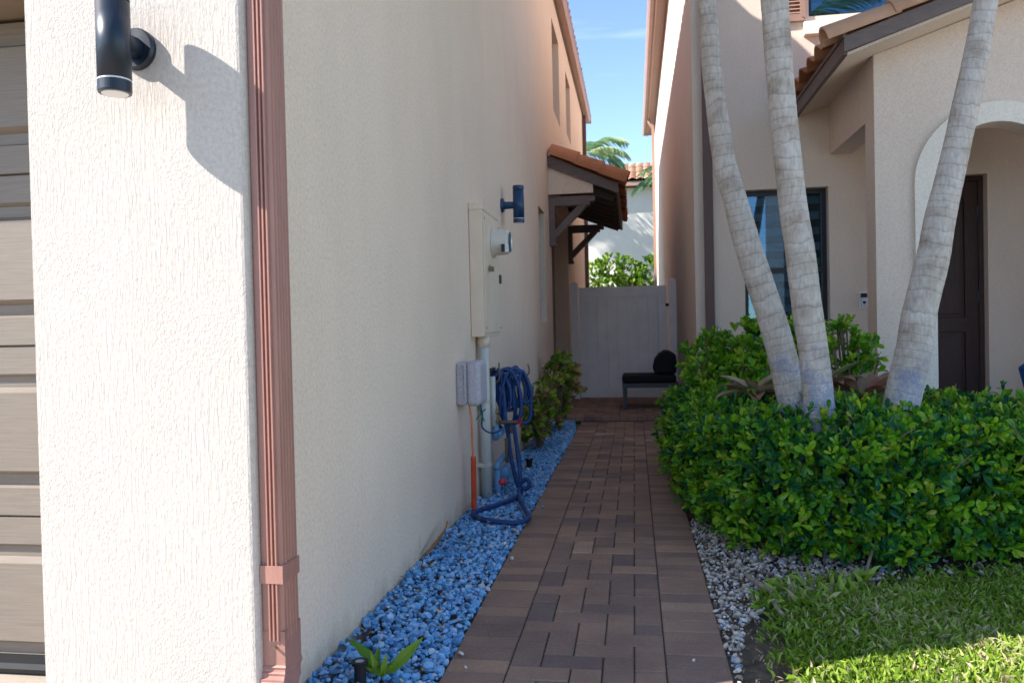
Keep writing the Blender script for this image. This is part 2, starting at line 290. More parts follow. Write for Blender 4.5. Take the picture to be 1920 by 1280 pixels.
def tag(o, label=None, cat=None, group=None, kind=None):
    if label: o['label'] = label
    if cat: o['category'] = cat
    if group: o['group'] = group
    if kind: o['kind'] = kind
    return o
def thing(name, label, cat, loc, group=None):
    o = bpy.data.objects.new(name, None); C.objects.link(o); o.location = loc; o.empty_display_size = 0.1
    return tag(o, label, cat, group)
def npmesh(name, V, F, mat, var, parent=None, smooth=False, org=(0,0,0)):
    """V (n,3), F (m,3) triangles, var (n,)"""
    o = np.array(parent_loc(parent)) if parent else np.array(org, float)
    V = np.asarray(V, np.float32) - o.astype(np.float32); m = bpy.data.meshes.new(name)
    m.vertices.add(len(V)); m.vertices.foreach_set('co', V.ravel()); nf = len(F)
    m.loops.add(nf*3); m.loops.foreach_set('vertex_index', np.asarray(F, np.int32).ravel())
    m.polygons.add(nf); m.polygons.foreach_set('loop_start', np.arange(0, nf*3, 3, dtype=np.int32))
    m.polygons.foreach_set('use_smooth', np.full(nf, smooth)); m.update(calc_edges=True); m.validate()
    at = m.attributes.new('var', 'FLOAT', 'POINT'); at.data.foreach_set('value', np.asarray(var, np.float32))
    m.materials.append(mat); ob = bpy.data.objects.new(name, m); C.objects.link(ob)
    if parent: ob.parent = parent
    else: ob.location = tuple(o)
    return ob
def scatter(tv, tf, P, A, N, S, var):
    """place template (x across, y along A, z along normal) at P; S (n,3) scales"""
    A = A/np.linalg.norm(A, axis=1, keepdims=True); X = np.cross(A, N); X /= np.linalg.norm(X, axis=1, keepdims=True)+1e-9; Z = np.cross(X, A)
    n = len(P); k = len(tv)
    V = P[:, None, :] + tv[None, :, 0, None]*S[:, None, 0, None]*X[:, None, :] + tv[None, :, 1, None]*S[:, None, 1, None]*A[:, None, :] + tv[None, :, 2, None]*S[:, None, 2, None]*Z[:, None, :]
    F = tf[None] + (np.arange(n)*k)[:, None, None]
    return V.reshape(-1, 3), F.reshape(-1, 3), np.repeat(var, k)
def leaf_template(shape):
    """shape: list of (t, halfwidth); unit length; folded along the midrib, tip curling"""
    vs = [(0,0,0)]; rows = []
    for t, hw in shape:
        z = -0.12*t*t; i = len(vs); vs += [(-hw, t, z+hw*0.35), (0, t, z), (hw, t, z+hw*0.35)]; rows.append(i)
    vs.append((0,1,-0.14)); fs = []
    a = rows[0]; fs += [(0,a+1,a),(0,a+2,a+1)]
    for a, b in zip(rows, rows[1:]):
        fs += [(a,a+1,b+1),(a,b+1,b),(a+1,a+2,b+2),(a+1,b+2,b+1)]
    l = rows[-1]; n = len(vs)-1; fs += [(l,l+1,n),(l+1,l+2,n)]
    return np.array(vs, float), np.array(fs)
OBOV = leaf_template([(0.22,0.09),(0.5,0.185),(0.74,0.225),(0.92,0.14)])
LANC = leaf_template([(0.2,0.12),(0.5,0.17),(0.8,0.09)])
BLADE = leaf_template([(0.3,0.5),(0.7,0.36)])
def unit(v): return v/(np.linalg.norm(v, axis=-1, keepdims=True)+1e-9)
def rosettes(P, AX, n=(5,8), size=(0.04,0.06), th=(25,80), varr=(0.1,0.9), tpl=OBOV, varfn=None):
    """tufts of leaves at points P around shoot axes AX"""
    PP=[];AA=[];NN=[];SS=[];VV=[]
    for p, ax in zip(P, AX):
        k = rng.integers(n[0], n[1]); a0 = rng.uniform(0, 6.28); base = rng.uniform(*varr)
        t = unit(np.cross(ax, [0.3,0.2,1]) + 1e-3); b = np.cross(ax, t)
        for j in range(k):
            an = a0 + j*2.4 + rng.uniform(-.3,.3); r = t*math.cos(an)+b*math.sin(an); q = math.radians(rng.uniform(*th)*(0.4+0.6*j/k))
            A = ax*math.cos(q)+r*math.sin(q); N = ax*math.sin(q)-r*math.cos(q) + rng.normal(0,.12,3)
            s = rng.uniform(*size)*(0.7+0.3*j/k); PP.append(p - ax*0.012*j/k*3); AA.append(A); NN.append(N); SS.append((s,s,s))
            VV.append(np.clip(base + (0.22 if j < 2 else -0.06) + rng.normal(0,.07), 0, 1))
    return scatter(tpl[0], tpl[1], np.array(PP), np.array(AA), np.array(NN), np.array(SS), np.array(VV))
def ico(sub=1):
    import bmesh
    b = bmesh.new(); bmesh.ops.create_icosphere(b, subdivisions=sub, radius=1.0); b.verts.ensure_lookup_table()
    V = np.array([v.co[:] for v in b.verts]); F = np.array([[x.index for x in f.verts] for f in b.faces]); b.free(); return V, F
def stones(P, S, var, sub=1, lump=0.22):
    tv, tf = ico(sub); n = len(P); k = len(tv)
    Q = unit(rng.normal(size=(n,4))); w_, x, y, z = Q.T
    R = np.stack([1-2*(y*y+z*z),2*(x*y-z*w_),2*(x*z+y*w_),2*(x*y+z*w_),1-2*(x*x+z*z),2*(y*z-x*w_),2*(x*z-y*w_),2*(y*z+x*w_),1-2*(x*x+y*y)],1).reshape(n,3,3)
    d = 1 + rng.uniform(-lump, lump, (n, k)); asp = rng.uniform(0.45, 1.25, (n,1,3))
    L = tv[None]*d[..., None]*asp; V = np.einsum('nij,nkj->nki', R, L)*S[:, None, None]; V[..., 2] *= 0.8
    V += P[:, None, :]; F = tf[None] + (np.arange(n)*k)[:, None, None]
    return V.reshape(-1,3), F.reshape(-1,3), np.repeat(var, k)
def inpoly(x, y, poly):
    c = np.zeros(len(x), bool); n = len(poly)
    for i in range(n):
        x0,y0 = poly[i]; x1,y1 = poly[(i+1) % n]
        if y0 == y1: continue
        cond = ((y0 > y) != (y1 > y)) & (x < (x1-x0)*(y-y0)/(y1-y0)+x0); c ^= cond
    return c
def wallgrid(mb, axis, a0, a1, u0, u1, z0, z1, holes):
    """slab between a0 and a1 along axis ('x' or 'y') with rectangular holes (u0,u1,z0,z1) incl. their reveals"""
    us = sorted({u0, u1, *[h[0] for h in holes], *[h[1] for h in holes]}); zs = sorted({z0, z1, *[h[2] for h in holes], *[h[3] for h in holes]})
    us = [u for u in us if u0 <= u <= u1]; zs = [z for z in zs if z0 <= z <= z1]
    nu, nz = len(us), len(zs)
    def P(u, a, z): return (a,u,z) if axis == 'x' else (u,a,z)
    vs = [P(u, a, z) for a in (a0, a1) for z in zs for u in us]
    idx = lambda k, j, i: k*nu*nz + j*nu + i
    solid = lambda j, i: 0 <= j < nz-1 and 0 <= i < nu-1 and not any(h[0]-1e-6 <= (us[i]+us[i+1])/2 <= h[1]+1e-6 and h[2]-1e-6 <= (zs[j]+zs[j+1])/2 <= h[3]+1e-6 for h in holes)
    fs = []
    for j in range(nz-1):
        for i in range(nu-1):
            if not solid(j, i): continue
            fs.append((idx(0,j,i), idx(0,j,i+1), idx(0,j+1,i+1), idx(0,j+1,i))); fs.append((idx(1,j,i), idx(1,j+1,i), idx(1,j+1,i+1), idx(1,j,i+1)))
            if not solid(j, i-1): fs.append((idx(0,j,i), idx(0,j+1,i), idx(1,j+1,i), idx(1,j,i)))
            if not solid(j, i+1): fs.append((idx(0,j,i+1), idx(1,j,i+1), idx(1,j+1,i+1), idx(0,j+1,i+1)))
            if not solid(j-1, i): fs.append((idx(0,j,i), idx(1,j,i), idx(1,j,i+1), idx(0,j,i+1)))
            if not solid(j+1, i): fs.append((idx(0,j+1,i), idx(0,j+1,i+1), idx(1,j+1,i+1), idx(1,j+1,i)))
    mb.add(vs, fs)
def tileslope(name, o, u, v, nu, nv, mat, parent, per=0.27, row=0.38, amp=0.055, step=0.03, seg=8, solid=0.016):
    """barrel tile roof: o lower-left corner, u up-slope unit vector, v across unit vector, nu rows, nv columns"""
    o = np.array(o, float); u = np.array(u, float); v = np.array(v, float); nrm = np.cross(v, u); nrm /= np.linalg.norm(nrm)
    if nrm[2] < 0: nrm = -nrm
    V=[];F=[];va=[]
    prof = [(k/seg*per, amp*(math.sin(PI*k/seg*1.0))**0.7 if True else 0) for k in range(seg+1)]
    prof = [(k/seg*per, amp*(0.5-0.5*math.cos(2*PI*k/seg))**0.75) for k in range(seg)]
    for j in range(nv):
        for i in range(nu):
            cv = rnd.random(); jit = rnd.uniform(-.006,.006); b = len(V); pr = prof + [(per, 0.0)]
            for t, lift in ((0.0, step), (row*1.06, 0.0)):
                for x, z in pr: V.append(o + v*(j*per+x) + u*(i*row+t+jit) + nrm*(z*(1.0 if t == 0 else 0.86)+lift)); va.append(cv)
            n = len(pr); F += [(b+k, b+k+1, b+n+k+1, b+n+k) for k in range(n-1)]
    m = MB(); m.v = [tuple(map(float, x)) for x in V]; m.f = F; m.var = va
    ob = m.build(name, mat, parent, smooth=True)
    s_ = ob.modifiers.new('thick', 'SOLIDIFY'); s_.thickness = solid; s_.offset = -1
    return ob
def halfround(mb, a, b, r, over=0.05, seg=12, n=3, nrm=(0,0,1), thick=0.016, drop=0.012):
    """row of half-round cover tiles from a (upper end) to b (lower end)"""
    a = Vector(a); b = Vector(b); d = (b-a).normalized(); L = (b-a).length/n; up_ = Vector(nrm); side = d.cross(up_).normalized(); up_ = side.cross(d)
    for i in range(n):
        p0 = a + d*(i*L) + up_*0.004; p1 = a + d*((i+1)*L+over) + up_*(0.004+drop)
        vs = []
        for p, rr in ((p0, r*0.90), (p1, r)):
            for q in (rr, rr-thick):
                for k in range(seg+1):
                    an = -0.15 + (PI+0.3)*k/seg; vs.append(p + side*math.cos(an)*q + up_*math.sin(an)*q*1.05)
        s = seg+1; fs = []
        for k in range(seg):
            fs += [(k,k+1,2*s+k+1,2*s+k), (s+k,3*s+k,3*s+k+1,s+k+1), (2*s+k,2*s+k+1,3*s+k+1,3*s+k), (k,s+k,s+k+1,k+1)]
        fs += [(0,2*s,3*s,s), (seg,s+seg,3*s+seg,2*s+seg)]
        mb.add(vs, fs, rnd.random()*0.6+0.2)

# ---------------------------------------------------------------- setting: ground, paving
def sheet(name, poly, z, mat):
    m = MB(); m.add([(x,y,z) for x,y in poly], [tuple(range(len(poly)))]); return tag(m.build(name, mat), kind='structure')
sheet('ground', [(-400,-400),(400,-400),(400,400),(-400,400)], -0.06, M_lawn)
sheet('garden_bed', [(-1.0,1.5),(9.0,1.5),(9.0,26.0),(-1.0,26.0)], -0.035, M_soil)
sheet('lawn', [(0.30,-6.5),(12,-6.5),(12,3.9),(1.7,3.83),(0.9,3.5),(0.72,3.2),(0.55,3.12),(0.50,2.95),(0.46,1.5),(0.36,1.2),(0.30,0.9)], -0.015, M_lawn)
sheet('driveway', [(-9,-8),(-0.66,-8),(-0.66,1.90),(-1.66,1.90),(-1.66,2.36),(-9,2.36)], -0.012, M_drive)
sheet('right_bounce_slab', [(3.6,-8),(12,-8),(12,6.3),(3.6,6.3)], -0.008, M_conc)  # unseen pale slab added to bounce warm light onto the left wall
sheet('street', [(-200,-18),(200,-18),(200,-8.2),(-200,-8.2)], -0.05, M_street)

def bricks():
    m = MB(); rz = lambda: rnd.uniform(-.0015,.0015)
    def brick(x0,x1,y0,y1,z=0.0,h=0.05):
        g = 0.0022; x0+=g; x1-=g; y0+=g; y1-=g; c = 0.004; t = rz(); va = min(1,max(0,rnd.gauss(0.52,0.145)))
        if x1-x0 < 0.012 or y1-y0 < 0.012: return
        a,b_,c_,d_ = t+rz()*.5, t+rz()*.5, t+rz()*.5, t+rz()*.5
        vs = [(x0,y0,z-h),(x1,y0,z-h),(x1,y1,z-h),(x0,y1,z-h),(x0,y0,z-c+a),(x1,y0,z-c+b_),(x1,y1,z-c+c_),(x0,y1,z-c+d_),(x0+c,y0+c,z+a),(x1-c,y0+c,z+b_),(x1-c,y1-c,z+c_),(x0+c,y1-c,z+d_)]
        m.add(vs, [(8,9,10,11),(4,5,9,8),(5,6,10,9),(6,7,11,10),(7,4,8,11),(0,1,5,4),(1,2,6,5),(2,3,7,6),(3,0,4,7)], va)
    def soldier(x0,x1,y0,y1,z=0.0):
        y = y0
        while y < y1-0.02: brick(x0,x1,y,min(y+0.1016,y1),z); y += 0.1016
    def herring(x0,x1,y0,y1,z=0.0,u=0.1008,off=(0,0)):
        ni = int((x1-x0)/u)+3; nj = int((y1-y0)/u)+3
        for i in range(-2, ni):
            for j in range(-2, nj):
                k = (i-j+off[0]) % 4
                if k == 0: a = (i,i+2,j,j+1)
                elif k == 3: a = (i,i+1,j,j+2)
                else: continue
                X0=max(x0,x0+a[0]*u); X1=min(x1,x0+a[1]*u); Y0=max(y0,y0+a[2]*u); Y1=min(y1,y0+a[3]*u)
                if X1-X0>0.01 and Y1-Y0>0.01: brick(X0,X1,Y0,Y1,z)
    soldier(-0.626,-0.424,-2.4,9.2); soldier(0.080,0.282,-2.4,9.2); herring(-0.424,0.080,-2.4,9.2)
    ob = tag(m.build('path', M_brick), kind='structure')
    sheet('path_bed', [(-0.622,-2.4),(0.278,-2.4),(0.278,9.2),(-0.622,9.2)], -0.006, M_joint)
    m = MB()
    soldier2 = lambda: None
    y = -1.0
    x = -1.0
    while x < 0.58: brick(x, min(x+0.1016,0.6), 9.2, 9.40, 0.055); x += 0.1016
    herring(-1.0,0.6,9.40,11.5,0.055)
    x = -1.0
    m2 = MB(); m2.box(-1.0,0.6,9.206,11.52,-0.05,0.049)
    ob = tag(m.build('landing', M_brick), kind='structure'); tag(m2.build('landing_base', M_joint), kind='structure')
    m = MB(); herring(-0.7,0.5,11.9,19.0,-0.005); tag(m.build('back_path', M_brick), kind='structure')
    for x in np.arange(-8.8,-0.7,0.2032): pass
bricks()

def gravel(name, poly, n, size, mat, label, layers=2, zb=-0.01, varp=(0.45,0.24), base=None):
    xs = [p[0] for p in poly]; ys = [p[1] for p in poly]
    x = rng.uniform(min(xs),max(xs),n*3); y = rng.uniform(min(ys),max(ys),n*3); k = inpoly(x,y,poly); x=x[k][:n]; y=y[k][:n]
    S = np.minimum(rng.lognormal(math.log(size),0.40,len(x)), size*1.75); z = zb + rng.uniform(0,0.022,len(x)) + (base(x,y) if base else 0)
    P = np.stack([x,y,z],1); va = np.clip(rng.normal(varp[0],varp[1],len(x)),0,1)
    near = y < 4.3; parts = []; off = 0; Vs=[];Fs=[];Va=[]
    for mask, sub in ((near,2),(~near,1)):
        if mask.sum():
            V,F,a = stones(P[mask],S[mask],va[mask],1,0.24); Fs.append(F+off); Vs.append(V); Va.append(a); off += len(V)
    ob = npmesh(name, np.concatenate(Vs), np.concatenate(Fs), mat, np.concatenate(Va)); return tag(ob, label, 'gravel', None, 'stuff')
gravel('sky_tinted_gravel', [(-1.0,1.9),(-0.628,1.9),(-0.628,8.3),(-0.70,9.2),(-1.0,9.2)], 11500, 0.0102, M_bstone, 'strip of landscape stones with blue skylight painted into their colour between the cream wall and the brick path',
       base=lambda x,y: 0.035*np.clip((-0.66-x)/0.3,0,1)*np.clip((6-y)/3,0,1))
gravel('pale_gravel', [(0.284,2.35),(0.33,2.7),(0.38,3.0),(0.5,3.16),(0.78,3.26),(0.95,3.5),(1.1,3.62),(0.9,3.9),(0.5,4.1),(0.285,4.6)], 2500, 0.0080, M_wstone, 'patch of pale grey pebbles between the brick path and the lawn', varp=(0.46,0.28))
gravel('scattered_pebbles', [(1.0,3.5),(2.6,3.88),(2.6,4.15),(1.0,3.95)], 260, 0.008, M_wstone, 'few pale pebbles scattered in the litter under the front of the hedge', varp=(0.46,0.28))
# leaf litter
gl=420; gx=rng.uniform(-0.99,-0.64,gl); gy=rng.uniform(2.1,8.5,gl)
V,F,a=scatter(LANC[0],LANC[1],np.stack([gx,gy,np.full(gl,0.026)+0.035*np.clip((-0.66-gx)/0.3,0,1)],1),np.stack([rng.normal(0,1,gl),rng.normal(0,1,gl),rng.normal(0,.2,gl)],1),np.stack([rng.normal(0,.4,gl),rng.normal(0,.4,gl),np.ones(gl)],1),np.stack([rng.uniform(.012,.03,gl)]*3,1),rng.uniform(0,1,gl))
tag(npmesh('leaf_debris',V,F,varmat('debris',[(0.0,(0.06,0.035,0.02)),(0.6,(0.22,0.12,0.06)),(0.9,(0.40,0.30,0.18)),(1.0,(0.10,0.20,0.02))],0.9),a),'tiny dry leaf bits and twigs caught between the blue-tinted stones','leaf litter',None,'stuff')
x=rng.uniform(0.3,2.8,9000); y=rng.uniform(1.7,4.4,9000); k=inpoly(x,y,[(0.29,1.7),(0.47,1.7),(0.50,2.9),(0.9,3.3),(1.1,3.45),(2.8,3.75),(2.8,4.3),(0.3,4.4)]); x=x[k]; y=y[k]; q=len(x)
V,F,a=scatter(LANC[0],LANC[1],np.stack([x,y,rng.uniform(-.01,.006,q)],1),np.stack([rng.normal(0,1,q),rng.normal(0,1,q),rng.normal(0,.15,q)],1),np.stack([rng.normal(0,.3,q),rng.normal(0,.3,q),np.ones(q)],1),np.stack([rng.uniform(.008,.026,q)]*3,1),rng.uniform(0,1,q))
tag(npmesh('leaf_litter',V,F,varmat('litter',[(0.0,(0.09,0.06,0.04)),(0.5,(0.24,0.17,0.11)),(1.0,(0.52,0.42,0.30))],0.9),a),'brown dry leaf litter and mulch at the foot of the hedge','leaf litter',None,'stuff')

# grass
def grass(name, poly, n, label, h=(0.018,0.048), dens=None):
    xs = [p[0] for p in poly]; ys = [p[1] for p in poly]
    x = rng.uniform(min(xs),max(xs),n*3); y = rng.uniform(min(ys),max(ys),n*3); k = inpoly(x,y,poly)
    k &= (name != 'grass') | (rng.uniform(size=len(x)) < np.clip((x-0.38-0.08*np.abs(np.sin(y*13)))/0.20,0.10,1)*np.clip((3.36+0.33*(x-0.5)+0.08*np.sin(x*17)-y)/0.22,0.08,1))
    k &= rng.uniform(size=len(x)) < (0.35+0.65*(np.sin(x*9+np.sin(y*7)*2)*np.sin(y*11+x*3)*0.5+0.5))
    x=x[k][:n]; y=y[k][:n]; m = len(x)
    A = np.stack([rng.normal(0,.75,m),rng.normal(0,.75,m),rng.uniform(.55,1.6,m)],1); N = np.stack([rng.normal(0,1,m),rng.normal(0,1,m),rng.uniform(.2,1,m)],1)
    L = rng.uniform(*h,m); W = rng.uniform(0.0021,0.0044,m); z = np.full(m,-0.014)+rng.uniform(0,.012,m)
    V,F,a = scatter(BLADE[0],BLADE[1],np.stack([x,y,z],1),A,N,np.stack([W,L,L*1.6],1),np.clip(rng.normal(.48,.30,m)+0.12*np.sin(x*5+y*3),0,1))
    return tag(npmesh(name,V,F,M_grass,a), label, 'grass', None, 'stuff')
grass('grass', [(0.40,1.7),(2.9,1.7),(2.9,3.95),(1.7,3.83),(0.95,3.55),(0.80,3.28),(0.52,3.16),(0.40,2.9)], 95000, 'short wide-bladed green lawn grass at the lower right, sunlit along its front edge')
grass('grass_tufts', [(0.42,3.1),(0.8,3.2),(1.0,3.6),(0.7,3.5),(0.5,3.35)], 420, 'sparse grass runners creeping over the pale pebbles by the hedge', (0.03,0.09))
grass('lawn_grass', [(0.40,-0.6),(3.2,-0.6),(3.2,1.7),(0.40,1.7)], 14000, 'front lawn grass running toward the street, outside the photo', (0.035,0.08))

# ---------------------------------------------------------------- left house
LH = thing('house', 'cream stucco two-storey house on the left with garage and long side wall', 'house', (-1.0,1.97,0))
XL = -1.0; YF = 1.97; XP = -1.633
m = MB()
wallgrid(m, 'x', XL, XL-0.22, YF+0.22, 17.0, -0.1, 5.50, [(8.55,9.15,1.16,2.41),(9.90,12.45,-0.1,2.62),(10.48,11.45,3.95,5.15),(12.6,13.5,4.15,5.12)])
m.build('wall', M_cream, LH)
m = MB()   # garage front with rounded corner
r = 0.018
poly = [(XP,YF),(-1.0-r,YF)] + [(-1.0-r+r*math.sin(a),YF+r-r*math.cos(a)) for a in (0.4,0.8,1.2,PI/2)] + [(-1.0,YF+0.22),(XP,YF+0.22)]
m.prism(poly, 'z', -0.1, 2.15)
m.box(XP,XP+0.025,YF+0.22,YF+0.36,-0.1,2.15)
m.build('garage_pier', M_trowel, LH, bevel=0)
m = MB(); m.box(-7.0,-1.0,YF,YF+0.22,2.15,5.5); m.box(-7.0,-6.4,YF,YF+0.22,-0.1,2.15); m.build('front_wall', M_trowel, LH)
m = MB(); m.box(-6.4,XP,YF+0.40,YF+0.46,2.10,2.60); m.box(XP-0.04,XP,YF+0.22,YF+0.36,-0.02,2.15)
m.box(-6.4,XP,YF+0.22,YF+0.40,2.135,2.15); m.build('door_casing', M_garf, LH)
# garage door: raised and recessed bands (z, depth)
dz = []
YD = YF+0.36
z = 0.035; prof = [(0.0,0.0)]
zj = [0.515+0.279*2*k for k in range(-1,4)]
pts = [(YD+0.02,0.03)]
for c in (-0.043, 0.515, 1.073, 1.631):
    for a, b in ((c+0.105,0),(c+0.145,1),(c+0.425,1)):
        pass
    # band profile above a section joint at height c: thin panel centred on the joint, bevel, recess, wide raised panel
    for zz, yy in ((c+0.003,-0.004),(c+0.092,-0.004),(c+0.100,0.012),(c+0.134,0.012),(c+0.150,-0.016),(c+0.405,-0.016),(c+0.421,0.012),(c+0.455,0.012),(c+0.466,-0.004),(c+0.552,-0.004),(c+0.5545,0.01),(c+0.5565,0.01)):
        if zz > 0.03 and zz < 2.12: pts.append((YD+yy, zz))
pts.append((YD,2.12)); poly = pts + [(YD+0.05,2.12),(YD+0.05,0.03)]
m = MB()
for i in range(len(pts)-1):
    (y0,z0),(y1,z1) = pts[i], pts[i+1]
    m.add([(-6.35,y0,z0),(XP-0.001,y0,z0),(XP-0.001,y1,z1),(-6.35,y1,z1)], [(0,1,2,3)])
m.box(-6.35,XP-0.001,YD+0.03,YD+0.05,0.03,2.12)
gd = m.build('garage_door', M_gar, LH)
m = MB(); m.tube([(-6.35,YD+0.01,0.012),(XP-0.001,YD+0.01,0.012)],0.022,8); m.box(-6.35,XP-0.001,YD-0.004,YD+0.02,0.025,0.055); m.build('bottom_seal', M_blackp, gd)
# side window + upper windows
def slitwin(y0,y1,z0,z1,mull=True):
    w_ = MB(); d = XL-0.11
    wallgrid(w_, 'x', d, d-0.05, y0, y1, z0, z1, [(y0+0.05,y1-0.05,z0+0.05,(z0+z1)/2-0.02),(y0+0.05,y1-0.05,(z0+z1)/2+0.02,z1-0.05)])
    f = w_.build('window', M_bronze, LH)
    g = MB(); g.box(d-0.03,d-0.024,y0+0.05,y1-0.05,z0+0.05,z1-0.05); g.build('pane', M_glass, f)
    g = MB(); g.box(d-0.10,d-0.06,y0,y1,z0,z1); g.build('blind', M_blindd, f)
slitwin(8.55,9.15,1.16,2.41); slitwin(10.48,11.45,3.95,5.15); slitwin(12.6,13.5,4.15,5.12)
# side entry alcove
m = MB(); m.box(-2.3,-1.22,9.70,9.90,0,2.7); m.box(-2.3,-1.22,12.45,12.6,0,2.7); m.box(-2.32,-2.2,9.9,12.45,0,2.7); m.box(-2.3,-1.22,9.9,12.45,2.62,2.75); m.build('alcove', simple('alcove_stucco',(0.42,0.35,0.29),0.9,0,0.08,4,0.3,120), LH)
m = MB(); m.box(-2.2,-2.15,10.4,11.4,0.05,2.2); m.build('side_door', M_door, LH)
m = MB(); m.box(-7,-1.0,16.80,17.0,-0.1,5.5); m.box(-7.0,-6.8,2.19,16.8,-0.1,5.5); m.box(-6.8,-1.22,2.19,16.8,5.38,5.5); m.build('rear_wall', M_cream, LH)
# eave, gutter, roof
m = MB(); m.prism([(-1.0,5.50),(-0.965,5.50),(-0.965,5.68),(-1.0,5.68)], 'y', 1.84, 17.1); m.box(-7.1,-0.965,1.84,1.97,5.50,5.68); m.build('fascia', M_fascia, LH)
m = MB(); gp = [(-0.965,5.53),(-0.885,5.53),(-0.86,5.60),(-0.855,5.66),(-0.845,5.665),(-0.845,5.68),(-0.863,5.68),(-0.87,5.655),(-0.895,5.55),(-0.955,5.55),(-0.955,5.68),(-0.965,5.68)]
m.prism(gp, 'y', 1.80, 17.6); m.box(-0.965,-0.85,17.6,17.61,5.53,5.68); m.build('gutter', M_gut, LH)
sl = math.atan(0.36)
tileslope('roof', (-0.88,1.75,5.70), (-math.cos(sl),0,math.sin(sl)), (0,1,0), 9, 58, M_tile, LH)
m = MB(); m.add([(-0.9,1.75,5.68),(-0.9,17.4,5.68),(-4.1,17.4,6.84),(-4.1,1.75,6.84),(-7.2,17.4,5.68),(-7.2,1.75,5.68)], [(0,1,2,3),(3,2,4,5),(0,3,5),(1,4,2)]); m.build('roof_deck', M_soffit, LH)

# downspout at the garage corner
def downspout(x0,x1,y0,y1,zt,zb,mat,parent,ribs=True,name='downspout'):
    m = MB(); 
    n = 5; w_ = (x1-x0)
    # outline with vertical corrugations on front (-y) and side (+x)
    pl = [(x0,y0)]
    if ribs:
        for k in range(3):
            c = x0 + w_*(0.36+0.19*k); pl += [(c-w_*0.06,y0),(c-w_*0.035,y0-0.008),(c+w_*0.035,y0-0.008),(c+w_*0.06,y0)]
    pl += [(x1-0.006,y0),(x1,y0+0.006)]
    if ribs:
        h = y1-y0
        for k in range(4):
            c = y0 + h*(0.22+0.18*k); pl += [(x1,c-h*0.05),(x1+0.003,c-h*0.02),(x1+0.003,c+h*0.02),(x1,c+h*0.05)]
    pl += [(x1,y1-0.006),(x1-0.006,y1),(x0,y1)]
    m.prism(pl, 'z', zb, zt); return m.build(name, mat, parent), pl
dx0,dx1,dy0,dy1 = -0.998,-0.939,1.993,2.092
ds, pl = downspout(dx0,dx1,dy0,dy1,5.55,0.275,M_ds,LH)
m = MB(); m.box(dx0-0.001,dx1+0.0045,dy0-0.0100,dy0-0.0085,0.43,0.478); m.box(dx1+0.0032,dx1+0.0045,dy0-0.0085,dy1-0.002,0.43,0.478)
m.build('strap', M_ds, ds)
m = MB(); N = 12      # crimped elbow sweeping forward
cx = (dx0+dx1)/2; hw = (dx1-dx0)/2+0.0015; hd = (dy1-dy0)/2+0.0015; vs=[]; fs=[]
rows = []
for i in range(25):
    t = i/24
    if t < 0.28: c = Vector((cx,(dy0+dy1)/2,0.30-0.30*t)); tn = Vector((0,0,-1))
    else:
        a = (t-0.28)/0.72*math.radians(68); R_ = 0.13; c = Vector((cx,(dy0+dy1)/2-R_*(1-math.cos(a)),0.216-R_*math.sin(a))); tn = Vector((0,-math.sin(a),-math.cos(a)))
    nn = tn.cross(Vector((1,0,0))).normalized(); puff = 1.0 + (0.075 if (i % 3 == 0 and t > 0.25) else 0.0)
    rows.append([c + Vector((sx*hw*puff,0,0)) + nn*sy*hd*puff for sx, sy in ((-1,-1),(1,-1),(1,1),(-1,1))])
for r_ in rows: vs += r_
for i in range(24):
    for k in range(4): fs.append((i*4+k,i*4+(k+1)%4,i*4+4+(k+1)%4,i*4+4+k))
m.add(vs, fs); m.build('elbow', M_ds, ds)
m = MB(); m.tube([(dx0+0.035,dy0-0.012,0.258),(dx0+0.035,dy0-0.003,0.258)],0.004,8); m.build('screw', M_brass, ds)
downspout(-0.99,-0.92,16.75,16.83,5.5,0.1,M_dsdark,LH,False)
# side canopy
CA = [-0.19,-0.46]
Y0,Y1 = 9.60,13.4
m = MB(); m.prism([(-1.0,2.70),(-0.46,2.70),(-0.46,2.83),(-1.0,3.03)], 'y', Y0+0.03, Y0+0.09)
m.build('canopy_gable', M_cream, LH)
cn = MB(); cn.prism([(-1.0,3.03),(-0.19,2.685),(-0.19,2.80),(-1.0,3.17)], 'y', Y0, Y0+0.03); cn.prism([(-1.0,3.03),(-0.19,2.685),(-0.19,2.80),(-1.0,3.17)], 'y', Y1-0.03, Y1)
cn.box(-0.19,-0.16,Y0,Y1,2.68,2.81)
CN = cn.build('canopy', M_fascia, LH)
m = MB(); m.prism([(-1.0,3.03),(-0.46,2.80),(-0.19,2.70),(-0.19,2.79),(-1.0,3.14)], 'y', Y0+0.092, Y1-0.03); m.build('ceiling', M_soffit, CN)
for k in range(8):
    y = Y0+0.35+k*0.45; m = MB(); m.prism([(-1.0,2.93),(-0.24,2.64),(-0.20,2.70),(-1.0,3.02)], 'y', y, y+0.07); m.build('rafter', M_soffit, CN)
cs = math.atan((3.19-2.80)/0.85)
tileslope('tile_roof', (-0.10,Y0+0.05,2.80), (-math.cos(cs),0,math.sin(cs)), (0,1,0), 3, 14, M_tile, CN, per=0.27, row=0.315)
m = MB(); halfround(m, (-0.99,Y0+0.05,3.19), (-0.10,Y0+0.05,2.80), 0.135, 0.03, 12, 3); m.build('rake_tile', M_tile, CN, smooth=False)
def bracket(y, dark=False):
    b = MB(); b.box(-1.0,-0.93,y,y+0.10,2.10,2.67); b.box(-0.93,-0.50,y+0.001,y+0.099,2.56,2.675); b.box(-0.50,-0.44,y+0.002,y+0.098,2.60,2.672)
    b.bar((-0.95,y+0.05,2.20),(-0.57,y+0.05,2.58),0.085,0.085,(0,1,0)); b.box(-1.0,-0.915,y-0.004,y+0.104,2.08,2.12)
    b.build('bracket', M_fascia, CN, bevel=0.004)
bracket(9.66); bracket(12.46)

